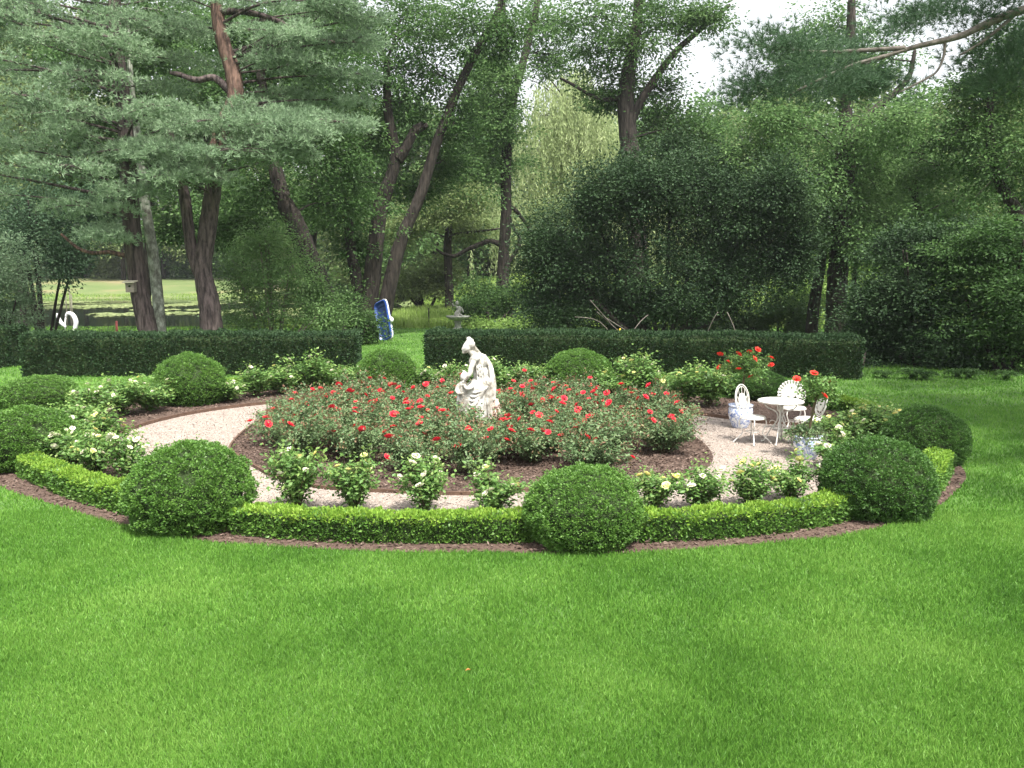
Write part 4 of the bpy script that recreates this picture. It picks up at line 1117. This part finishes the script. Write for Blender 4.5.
# --- right-hand pair of trunks
t = Tree('old_tree', 'massive dark trunk behind the right end of the yew hedge', 'tree', 834, 33)
t.trunk([(833, 348), (835, 300), (840, 250), (846, 200), (848, 150), (845, 110), (850, 60), (852, 0)], [21, 20, 19, 17, 15, 12, 10, 7])
t.trunk([(846, 150), (870, 115), (895, 92), (910, 75), (915, 50)], [10, 8, 6, 5, 3], ground=False, seg=8)
t.trunk([(842, 230), (838, 190), (836, 150)], [4, 4, 3], ground=False, dys=[-.5, -.6, -.6], seg=6)
for q in [(800, 130, 34, 24), (850, 150, 36, 26), (790, 180, 34, 26), (840, 200, 34, 26), (880, 170, 34, 24), (770, 120, 30, 18), (890, 120, 34, 20), (820, 85, 34, 20), (875, 210, 30, 22), (815, 240, 24, 18), (870, 60, 34, 22), (830, 30, 36, 20), (800, 55, 24, 14), (865, 245, 22, 14), (905, 230, 26, 18), (760, 160, 24, 20)]: t.lobe(*q, 58, dy=random.uniform(-2, 2), ls=.125, cr=.42)
t.done('maple')
t = Tree('slim_tree', 'slim dark leaning trunk just left of the massive trunk', 'tree', 811, 34)
t.trunk([(811, 348), (815, 300), (820, 260), (824, 220), (826, 160)], [13, 11, 10, 9, 6])
for q in [(815, 190, 26, 18), (790, 210, 24, 16), (838, 180, 26, 18)]: t.lobe(*q, 40, dy=1)
t.done('oak')
t = Tree('slim_tree', 'thin ivy-clad stem just right of the massive trunk', 'tree', 853, 34)
t.trunk([(852, 348), (853, 300), (856, 250), (858, 200), (858, 150)], [5, 5, 4, 4, 3], seg=7)
for yy_ in range(190, 335, 12): t.lobe(855 + random.uniform(-2, 2), yy_, 5, 6, 5, cr=.2, ls=.1, nl=16, limb=False)
t.lobe(860, 160, 24, 18, 40)
t.done('oak')

# --- trees at the right edge
t = Tree('crooked_tree', 'tree with a crooked dark trunk near the right frame edge', 'tree', 905, 35)
t.trunk([(893, 345), (898, 300), (905, 262), (918, 240), (922, 220), (915, 190), (925, 140)], [10, 9, 9, 9, 8, 6, 4])
for q in [(905, 190, 34, 24), (940, 165, 34, 24), (925, 220, 34, 18), (960, 200, 30, 22), (900, 250, 22, 14), (890, 150, 26, 18)]: t.lobe(*q, 56, dy=random.uniform(-1, 2))
t.done('maple')
t = Tree('leaning_tree', 'dark leaning tree cut by the right frame edge', 'tree', 1040, 31)
t.trunk([(1045, 330), (1030, 260), (1018, 215), (1000, 180), (990, 130), (992, 80)], [20, 17, 13, 10, 8, 5])
for q in [(990, 120, 40, 28), (1020, 90, 40, 26), (1000, 170, 36, 24), (960, 130, 32, 22), (1030, 150, 36, 28), (975, 85, 24, 12), (1050, 60, 40, 26), (1040, 200, 30, 24), (1015, 40, 30, 18)]: t.lobe(*q, 58, dy=random.uniform(-1, 2), ls=.12)
t.done('oak')

# --- pine outside the frame on the right whose long limb reaches in
t = Tree('pine_tree', 'pine at the top right whose long pale limb reaches across the sky', 'pine', 1330, 13.5)
t.barks = ['greybark']
t.trunk([(1330, 400), (1325, 250), (1320, 100), (1318, -50), (1316, -250)], [30, 27, 24, 20, 14], seg=12)
t.trunk([(1320, 60), (1200, 10), (1100, -5), (1030, 8), (990, 22), (960, 36), (915, 47), (880, 58), (865, 64)], [14, 12, 10, 8.5, 7.5, 6.5, 5, 3.5, 2], ground=False, seg=8)
t.trunk([(905, 48), (870, 50), (820, 52), (775, 48), (755, 44)], [5, 4, 3, 3, 2], ground=False, seg=6)
t.trunk([(885, 56), (850, 66), (815, 82), (790, 95)], [4, 3, 3, 2], ground=False, seg=6)
t.trunk([(1020, 10), (985, 40), (960, 55)], [4, 3, 2], ground=False, seg=6)
t.trunk([(945, 40), (944, 55), (936, 72), (920, 82), (900, 92)], [3, 2.5, 2, 2, 1.5], ground=False, seg=6)
t.plates([(770, 45, 34, 0), (810, 52, 36, -.4), (850, 50, 34, .5), (775, 80, 32, .5), (815, 80, 34, -.5), (850, 88, 30, .6), (755, 92, 18, 0), (880, 82, 26, .3), (905, 15, 44, .8), (945, 12, 46, .3), (990, 45, 44, .5), (1020, 55, 44, 1),
          (1000, 80, 30, .6), (1030, 20, 44, 1.2), (970, 2, 44, 0)], sub=11, tufts=24, L=.12, limb=False, wid=.0045, nl=14)
t.plates(rnd_plates(1200, 1750, -520, 20, 56, rx=(70, 120), dy=(-4.5, 4.5)), sub=12, tufts=14, L=.25, wid=.04, limb=True)
t.done('pinedark')

# ------------------------------------------------------------------ shrubs and undergrowth
def shrub(name, label, px, Y, lobes, mat, ls=.1, cr=.3, nl=36, n_=60, stems=8, group=None, bark='bark', droop=.15, flat=.7):
    t = Tree(name, label, 'shrub', px, Y, group=group); t.barks = [bark]
    gy_ = HOR + (CH - t.org[2]) * F / Y
    for k in range(stems):
        q = random.choice(lobes); tx = q[0] + random.uniform(-.5, .5) * q[2]
        t.trunk([(px + (tx - px) * .1, gy_), (px + (tx - px) * .5, (gy_ + q[1]) / 2 + 4), (tx, q[1])], [3.5, 2.5, 1.5], dys=[0, random.uniform(-.4, .4), random.uniform(-.8, .8)], seg=5)
    for q in lobes: t.lobe(*q, n_, dy=random.uniform(-.9, .9), ls=ls, cr=cr, nl=nl, limb=False, droop=droop, flat=flat)
    return t.done(mat, 'foliage')


shrub('light_shrub', 'airy light green shrub between the twin pine and leaning tree', 275, 29.5, [(245, 275, 26, 20), (280, 265, 34, 22), (310, 285, 30, 22), (250, 310, 28, 20), (290, 315, 36, 20), (325, 310, 20, 18), (265, 240, 24, 12)], 'shrub', ls=.085, n_=75, stems=14, bark='greywood')
shrub('shade_shrub', 'dark undergrowth added as deep shade behind the stems of the evergreen mass', 660, 37, [(560, 315, 30, 18), (600, 300, 34, 22), (650, 300, 36, 24), (700, 300, 36, 22), (735, 310, 24, 18), (630, 322, 30, 10), (690, 325, 30, 10), (560, 270, 30, 24), (720, 270, 30, 20)], 'evergreen', ls=.13, cr=.4, n_=60)  # dark row put in to stand for the shade behind the stems
shrub('grey_shrub', 'blue grey conifer-like bush at the left frame edge by the pond', 0, 30, [(0, 265, 26, 30), (10, 300, 24, 22), (-20, 290, 30, 30)], 'pine', ls=.09, n_=80)
shrub('dark_bush', 'dark feathery bush hanging over the far side of the pond', 45, 33, [(60, 225, 34, 28), (30, 200, 36, 28), (60, 255, 22, 20), (15, 235, 24, 18), (95, 205, 24, 16)], 'pinedark', ls=.11, n_=80)
shrub('round_bush', 'dark round bush at the foot of the tree behind the statue', 488, 44, [(478, 295, 18, 16), (494, 302, 20, 16), (470, 312, 12, 10), (520, 306, 14, 14)], 'oak', ls=.13, n_=55)
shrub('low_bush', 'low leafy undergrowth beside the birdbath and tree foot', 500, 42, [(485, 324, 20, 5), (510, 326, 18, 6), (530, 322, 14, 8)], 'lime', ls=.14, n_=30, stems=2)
shrub('hedgerow_bush', 'greyish round bush in the meadow beyond the boat', 425, 58, [(420, 280, 20, 14), (440, 276, 18, 14), (405, 285, 14, 10)], 'olive', ls=.2, n_=60, cr=.5)
shrub('bright_bush', 'sunlit green bush left of the slim leaning trunk', 778, 36, [(765, 318, 18, 14), (788, 312, 20, 18), (800, 326, 12, 10), (750, 328, 12, 9)], 'shrub', ls=.11, n_=60)
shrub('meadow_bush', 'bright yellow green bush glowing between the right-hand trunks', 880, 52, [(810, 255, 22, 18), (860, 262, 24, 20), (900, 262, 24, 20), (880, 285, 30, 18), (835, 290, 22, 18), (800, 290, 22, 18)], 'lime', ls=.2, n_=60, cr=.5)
shrub('layered_shrub', 'layered green shrub in shade behind the open right lawn', 915, 26, [(880, 320, 22, 24), (905, 290, 30, 24), (935, 300, 34, 26), (900, 345, 30, 22), (945, 350, 34, 20), (890, 365, 20, 12), (870, 300, 16, 16), (925, 260, 26, 18), (900, 250, 24, 16), (950, 240, 30, 18)], 'evergreen', ls=.1, n_=85)
shrub('layered_shrub', 'layered shrub with paler horizontal sprays at the right frame edge', 1000, 24.5, [(970, 250, 34, 18), (1010, 240, 36, 20), (985, 280, 38, 18), (1020, 290, 34, 20), (965, 300, 26, 10), (1000, 325, 38, 16), (1030, 340, 30, 26), (985, 355, 30, 14)], 'oak', ls=.105, n_=85, flat=.3, droop=.1)
shrub('shade_shrub', 'dark shrub filling the corner beyond the hedge end', 860, 25.5, [(850, 362, 14, 12), (868, 350, 16, 18), (870, 372, 14, 8)], 'evergreen', n_=50)
shrub('back_shrub', 'tall dark shrubbery in deep shade right of the trunks', 960, 29, [(940, 335, 40, 34), (1000, 345, 40, 34), (890, 330, 34, 30), (1040, 330, 36, 36), (860, 325, 24, 22)], 'evergreen', n_=90)
shrub('garden_shrub', 'mixed green shrubs under the multi-stemmed tree, left of the boat', 352, 33, [(345, 300, 18, 18), (362, 325, 14, 14), (350, 325, 20, 14)], 'oak', n_=50)

# ground plants (ferns, hostas) along the shaded edge
FG = 'low ferns along the shaded edge of the lawn'
s = Soup()
for k in range(15):
    a = 2 * PI * k / 15 + random.uniform(-.2, .2); L = random.uniform(.3, .45); pp = spline([(0, 0, 0), (math.cos(a) * L * .5, math.sin(a) * L * .5, .26), (math.cos(a) * L, math.sin(a) * L, .16)], 14)
    s.leaves(np.repeat(pp[2:], 4, 0), rng.normal(size=((len(pp) - 2) * 4, 3)) * np.array([1, 1, .2]), .09, .4, .2, up=.3)
fern = s.mesh('fronds', 'oak')
E2 = 'along the shaded right lawn edge'
for i, px in enumerate([884, 912, 925, 957, 969, 1006]):
    x, y = G(px, 378 + (i * 7 % 3))
    rt = empty('fern', (x, y, 0), random.uniform(0, 6), label='green fern, %s from the hedge end %s' % (ORD[i], E2), cat='fern', group=FG)
    k_ = random.uniform(.6, .95); link('fronds', fern, rt, sc=(k_, k_, k_ * random.uniform(.9, 1.2)))

# small upright seedling shoots before the yew hedge
for px, lab in [(340 + 160 + 38, 'small bright upright sprig before the yew hedge behind the statue'), (502, 'small upright sprig nearest the statue, before the yew hedge'), (115, 'small green sprig before the left yew hedge')]:
    pass

# ------------------------------------------------------------------ far woods and willow
s = Soup(); tw = Soup()
def blob(cx, cy_, cz, R, n_, nl, cr, ls, mi, flat=.6):
    d = unit(rng.normal(size=(n_, 3))); cc = np.array([cx, cy_, cz]) + d * R * (rng.uniform(.3, 1, n_) ** .5)[:, None]
    pos = np.repeat(cc, nl, 0); o = rng.normal(size=pos.shape) * cr * np.array([.6, .6, .6 * flat]); pos = pos + o
    s.leaves(pos, o + np.repeat(d, nl, 0) * cr * .5 + np.array([0, 0, -.3 * cr]), ls, .6, .5, mi, up=.8)
def wood_tree(px, Y, ptop, mi, wpx=None):
    """one distant tree: trunk plus lobes up to the pixel height ptop"""
    b_ = P(px, 300, Y); gz_ = gz(b_[0], Y); H_ = P(px, ptop, Y)[2] - gz_; R = (wpx or 60) * Y / F / 2
    tw.tube([(b_[0], Y, gz_ - .2), (b_[0] + .3, Y, gz_ + H_ * .5), (b_[0], Y, gz_ + H_ * .85)], [.35, .25, .1], 7)
    nlb = 9
    for k in range(nlb):
        f_ = (k + .5) / nlb; rr = R * (.5 + .6 * math.sin(PI * min(1, f_ * .9 + .1)))
        a = random.uniform(0, 6.28)
        blob(b_[0] + math.cos(a) * rr * .5, Y + math.sin(a) * rr * .5, gz_ + H_ * (.14 + .8 * f_), rr * .72, 46, 26, rr * .3 + .35, .2 + Y * .0026, mi)
for (px, Y, top, mi, wpx) in [(-60, 128, 60, 1, 90), (-10, 125, 70, 0, 80), (40, 122, 50, 1, 70), (85, 128, 75, 0, 70), (125, 124, 60, 1, 60), (165, 127, 80, 0, 70), (205, 124, 60, 1, 70), (245, 125, 70, 0, 80), (290, 110, 60, 1, 80),
                              (330, 92, 60, 0, 80), (365, 84, 90, 1, 80), (400, 80, 80, 0, 80), (435, 84, 110, 1, 80), (470, 86, 100, 0, 80), (500, 90, 130, 1, 70),
                              (640, 84, 100, 0, 90), (680, 80, 120, 1, 80), (720, 82, 95, 0, 90), (760, 78, 80, 1, 90), (805, 82, 95, 0, 90), (850, 86, 70, 1, 90), (895, 82, 90, 0, 90), (935, 80, 105, 1, 80), (975, 84, 120, 0, 80), (1020, 82, 90, 1, 90), (1070, 80, 80, 0, 90),
                              (-40, 62, 20, 1, 150), (560, 90, 110, 1, 80), (600, 88, 95, 0, 80), (1010, 50, 60, 1, 110)]:
    wood_tree(px, Y, top, mi, wpx)
for px in range(-120, 330, 16):                              # brushy edge of the far field
    b_ = P(px, 300, 131 + random.uniform(-3, 3)); g_ = gz(b_[0], b_[1]); h_ = random.uniform(3, 7)
    for f_ in (.25, .7): blob(b_[0], b_[1], g_ + h_ * f_, 2.4, 40, 26, 1.2, .5, random.randint(0, 1))
for px in range(330, 1080, 18):
    b_ = P(px, 300, 92 + random.uniform(-4, 4)); g_ = gz(b_[0], b_[1]); h_ = random.uniform(2.5, 5.5)
    for f_ in (.25, .7): blob(b_[0], b_[1], g_ + h_ * f_, 1.9, 36, 26, 1.0, .42, random.randint(0, 1))
tag(s.build('far_woods', ['maple', 'olive']), 'mass of far deciduous woods closing the view', 'woods', kind='stuff')
tag(tw.build('far_woods_trunks', 'bark'), 'trunks of the far woods', 'woods', kind='stuff')

# mid trees on the pond side behind the pines
for (px, Y, lobes, mat, lab) in [
    (206, 42, [(190, 60, 34, 24), (230, 90, 34, 24), (180, 120, 34, 22), (225, 150, 34, 22), (190, 190, 32, 20), (235, 200, 30, 20), (160, 30, 34, 24), (215, 20, 36, 24), (255, 40, 30, 22), (170, 225, 22, 12), (225, 230, 24, 10)], 'maple', 'green tree on the pond bank half hidden behind the twin pine'),
    (147, 43, [(110, 50, 34, 24), (140, 100, 34, 24), (90, 130, 34, 24), (130, 160, 30, 20), (90, 180, 30, 18), (70, 60, 34, 24), (120, 10, 34, 24)], 'oak', 'dark tree on the pond bank hidden behind the single pine'),
    (22, 45, [(20, 40, 36, 26), (-10, 90, 36, 26), (40, 100, 36, 26), (10, 150, 36, 24), (50, 170, 34, 22), (-10, 20, 40, 28), (60, 30, 36, 26)], 'olive', 'pale olive tree at the top left frame corner'),
    (310, 47, [(300, 60, 30, 22), (330, 110, 30, 22), (290, 140, 30, 20), (335, 190, 26, 16), (305, 210, 26, 14), (340, 30, 30, 22), (300, 10, 36, 22), (260, 130, 26, 18)], 'maple', 'green tree between the leaning and the multi-stemmed trees'),
    (450, 56, [(430, 210, 24, 14), (465, 200, 24, 14), (440, 180, 24, 14), (400, 230, 20, 12), (470, 225, 20, 10), (560, 215, 20, 12)], 'olive', 'olive green tree seen below the crowns, left of the forked tree'),
]:
    t = Tree('bank_tree', lab, 'tree', px, Y); gy_ = 300
    t.trunk([(px, gy_), (px + 3, 200), (px, 120), (px + 4, 40)] if px != 450 else [(px, gy_), (px - 3, 250), (px, 215), (px + 2, 185)], [9, 8, 6, 3])
    for q in lobes: t.lobe(*q, 60, dy=random.uniform(-2, 2), ls=.18, cr=.55)
    t.done(mat)

# willow with hanging strands
t = Tree('willow', 'pale weeping willow far behind, left of the dark tree', 'willow', 575, 66)
t.trunk([(575, 285), (574, 230), (570, 170), (572, 110)], [9, 8, 7, 4])
for k in range(14):
    tgt = t.w(570 + random.uniform(-55, 55), random.uniform(70, 130), random.uniform(-3, 3)); t.limb(tgt, sag=.3)
for k in range(520):
    px = 572 + random.gauss(0, 34); top = 62 + ((px - 572) / 52) ** 2 * 42 + random.uniform(0, 85); Ls = random.uniform(35, 95) ; dy = random.uniform(-4, 4)
    a = t.w(px, top, dy); n_ = 70
    zz = -np.linspace(0, 1, n_) ** 1.1 * Ls * t.Y / F; pp = a + np.c_[rng.normal(size=n_) * .09 + np.linspace(0, .3, n_) * random.uniform(-1, 1), rng.normal(size=n_) * .09, zz]
    t.cr.leaves(pp - t.org, np.tile([0, 0, -1.0], (n_, 1)), .30, .3, .35)
t.done('willow')

# tall meadow grasses
s = Soup(); n_ = 160000
y = 42.6 + 57 * rng.uniform(0, 1, n_) ** 1.4 ; x = rng.uniform(-1, 1, n_) * (y * .62)
d = ((x + 34) / 27) ** 2 + ((y - 66) / 30) ** 2; k = ~((d < 1.0)) ; x, y = x[k], y[k]; n_ = len(x)
z = hills(x, y); hh = rng.uniform(.2, .5, n_) * np.where(x < -14, .45, 1.0) * (1 + .5 * np.sin(x * .9) * np.sin(y * .5)); ww = .06
a = rng.uniform(0, 2 * PI, n_); lx, ly = np.cos(a) * hh * .3, np.sin(a) * hh * .3; b_ = rng.uniform(0, PI, n_); wx, wy = np.cos(b_) * ww, np.sin(b_) * ww
V = np.stack([np.stack([x - wx, y - wy, z], 1), np.stack([x + wx, y + wy, z], 1), np.stack([x + lx, y + ly, z + hh], 1)], 1).reshape(-1, 3)
s.add(V, np.arange(3 * n_).reshape(n_, 3)); tag(s.build('meadow_grass', 'tallgrass'), 'tall bright grasses of the unmown meadow', 'grass', kind='stuff')

# pond
s = Soup(); th = np.linspace(0, 2 * PI, 64, endpoint=False)
V = np.c_[-34 + 29 * np.cos(th), 66 + 32 * np.sin(th), np.full(64, -.16)]
s.add(np.r_[V, [[-34, 66, -.16]]], [(i, (i + 1) % 64, 64) for i in range(64)]); tag(s.build('pond_water', 'water'), 'dark still water of the pond', 'pond', kind='structure')
s = Soup(); n_ = 60000; x = rng.uniform(-62, -6, n_); y = rng.uniform(36, 96, n_)
d = ((x + 34) / 27) ** 2 + ((y - 66) / 30) ** 2
nz = np.array([mnoise.noise(Vector((a * .10, b_ * .085, 3.1))) + .45 * mnoise.noise(Vector((a * .5, b_ * .25, 1))) for a, b_ in zip(x, y)])
k = (d < 1.0) & (nz > .17) & (y > 50) & (y < 84); x, y = x[k], y[k]; n_ = len(x); rr = rng.uniform(.14, .3, n_)
th = np.arange(7) / 7 * 2 * PI
V = np.stack([np.stack([x + rr * np.cos(q), y + rr * np.sin(q), np.full(n_, -.145) + rng.uniform(0, .05, n_)], 1) for q in th], 1).reshape(-1, 3)
s.add(V, np.arange(7 * n_).reshape(n_, 7)); tag(s.build('lily_pads', 'lily'), 'pale yellow green lily pads floating in bands on the pond', 'lily pads', kind='stuff')

# things by the pond
c = P(66, 322, 42.5); c[2] = -.16
rt = empty('pond_ornament', c, label='pair of fat white curved arches standing in the dark pond', cat='ornament')
for dx, dirn in ((-.25, -1), (.2, 1)):
    s = Soup(); ang = np.linspace(.2, 2.5, 18)
    if dirn > 0: pth = spline([(.0, 0, .72), (.12, 0, .92), (.36, 0, .84), (.50, 0, .5), (.42, 0, .12), (.3, 0, .02)], 24); rr = [.04, .08, .11, .12, .1, .06]
    else: pth = spline([(-.38, 0, .92), (-.34, 0, .6), (-.16, 0, .36), (-.02, 0, .24)], 20); rr = [.07, .1, .09, .05]
    r_ = np.interp(np.linspace(0, 1, len(pth)), np.linspace(0, 1, len(rr)), rr); s.tube(pth, r_, 10); s.build('curved_arch', 'whiteplastic', rt)
s = Soup(); s.tube([(-.06, 0, -.3), (-.04, 0, .5), (.02, 0, .8)], .035, 8); s.build('support_post', 'whiteplastic', rt)
for px, py0, py1, lab in [(65, 288, 318, 'pale thin stake in the pond, nearest left of three'), (69, 288, 318, 'pale thin stake in the pond, the middle of three'), (71, 294, 318, 'shortest pale thin stake in the pond, rightmost of three')]:
    Y_ = 50; a = P(px, py0, Y_); s = Soup(); s.tube([(0, 0, -.3), (0, 0, a[2] * .6), (0, 0, a[2] + .16)], .035, 6); o = s.build('stake', 'palewood'); o.location = (a[0], Y_, -.16); tag(o, lab, 'stake', 'thin pale stakes standing in the pond')
a = P(116.5, 322, 36); s = Soup(); s.tube([(0, 0, 0), (0, 0, .4), (0, 0, a[2])], .045, 8); s.ball((0, 0, a[2]), .05, 8, 6); o = s.build('marker_post', 'redpaint'); o.location = (a[0], 36, 0); tag(o, 'small pinkish red marker post at the near pond edge', 'post')
a = P(619, 330, 26.2); s = Soup(); s.tube([(0, 0, 0), (0, 0, .8), (0, 0, a[2] - .2)], .03, 6); s.box((0, 0, a[2] - .12), (.13, .03, .26)); s.box((.03, -.01, a[2] - .0), (.05, .04, .1)); o = s.build('marker_post', 'yellowpaint'); o.location = (a[0], 26.2, 0); tag(o, 'small yellow marker showing over the right yew hedge', 'marker')
a = P(429, 327, 43); s = Soup(); s.tube([(0, 0, 0), (0, 0, .6), (0, 0, 1.0)], .035, 6); o = s.build('fence_post', 'bark'); o.location = (a[0], 43, 0); tag(o, 'thin dark post where the lawn meets the meadow', 'post')

# blue boat stood on end against the tree
bx, by = G(393, 337)[0], 35.2
rt = empty('pedal_boat', (bx, by, .0), label='blue plastic boat with white rim stood on end against the trunks', cat='boat')
rt.rotation_euler = (-.10, -.36, -.72)
kx = by / F
def outline(w_, h_, z0, n_=40, p_=6.0):
    th = np.linspace(0, 2 * PI, n_, endpoint=False); c_, s_ = np.cos(th), np.sin(th)
    return np.c_[np.sign(c_) * np.abs(c_) ** (2 / p_) * w_, np.zeros(n_), z0 + h_ + np.sign(s_) * np.abs(s_) ** (2 / p_) * h_]
def shell(s, rings):
    n_ = len(rings[0]); base = s.n; V = np.concatenate(rings); f = []
    for k in range(len(rings) - 1):
        for i in range(n_): f.append((k * n_ + i, k * n_ + (i + 1) % n_, (k + 1) * n_ + (i + 1) % n_, (k + 1) * n_ + i))
    s.add(V, f, 0, False)
def off(r, y): r = r.copy(); r[:, 1] += y; return r
s = Soup(); H2 = .86
def insert_(r, k): c_ = r.mean(0); q = c_ + (r - c_) * np.array([k[0], 1, k[1]]); return q
r0 = outline(.42, H2, 0)
shell(s, [off(insert_(r0, (.2, .2)), .16), off(insert_(r0, (.72, .86)), .16), off(insert_(r0, (.96, .98)), .1), off(r0, -.03), off(insert_(r0, (.9, .95)), -.06), off(insert_(r0, (.80, .9)), .02), off(insert_(r0, (.76, .88)), .05), off(insert_(r0, (.02, .02)), .05)])
s.build('hull', 'bluehull', rt)
s = Soup(); shell(s, [off(insert_(r0, (1.0, 1.0)), -.0), off(insert_(r0, (1.045, 1.025)), .005), off(insert_(r0, (1.045, 1.025)), .05), off(insert_(r0, (1.0, 1.0)), .06)]); s.build('rim', 'whiteplastic', rt)
for zc, hh_ in ((.45, .26), (1.15, .34)):
    s = Soup(); r1 = outline(.27, hh_, zc - hh_); shell(s, [off(insert_(r1, (1.1, 1.06)), .045), off(r1, .02), off(insert_(r1, (.85, .9)), .04), off(insert_(r1, (.02, .02)), .044)]); s.build('seat_well', 'bluewell', rt)
s = Soup(); s.ball((0, 0, 0), (.1, .09, .12), 16, 10); o = s.build('fender', 'whiteplastic', rt); o.location = (.5, .02, .75)

# birdbath with a carved figure
bx = P(458, 328, 41.5)[0]; rt = empty('birdbath', (bx, 41.5, 0), label='old grey stone birdbath with a small carved figure on its bowl', cat='birdbath')
s = Soup(); s.lathe([(0, 0), (.26, 0), (.26, .08), (.17, .14), (.14, .3), (.2, .42), (.1, .46)], 20); s.build('pedestal', 'greystone', rt)
s = Soup(); s.lathe([(0, .45), (.2, .47), (.45, .56), (.56, .66), (.54, .69), (.4, .63), (0, .58)], 28, scallop=(12, .06)); s.build('bowl', 'greystone', rt)
s = Soup(); s.tube(spline([(0, 0, .58), (-.06, 0, .78), (.06, 0, .95), (.0, 0, 1.12)], 14), np.interp(np.linspace(0, 1, 16), [0, .5, 1], [.13, .12, .09])[:len(spline([(0, 0, .58), (-.06, 0, .78), (.06, 0, .95), (.0, 0, 1.12)], 14))], 10)
s.ball((-.04, 0, 1.3), (.09, .09, .11), 12, 8); s.tube(spline([(.02, 0, 1.14), (.2, -.03, 1.05), (.26, -.03, .86)], 8), .04, 6); s.tube(spline([(-.02, 0, 1.14), (-.2, -.02, 1.2), (-.28, 0, 1.3)], 8), .035, 6)
s.tube(spline([(0, 0, .7), (.16, -.1, .75), (.2, -.12, .62)], 8), .05, 6)
remesh(s, 'carved_figure', 'greystone', rt, .02, 1, .01)

# dry leaf on the lawn
lx_, ly_ = G(465, 675); s = Soup(); s.add([(0, 0, .03), (.03, .014, .045), (.06, 0, .035), (.035, -.02, .05)], [(0, 1, 2, 3)]); s.add([(0.002, 0, .031), (.03, -.03, .05), (.01, -.03, .04)], [(0, 1, 2)])
o = s.build('fallen_leaf', 'leaflitter'); o.scale = (.7, .7, .9); o.location = (lx_, ly_, 0.008); tag(o, 'tiny orange fallen leaf alone on the near lawn', 'leaf')
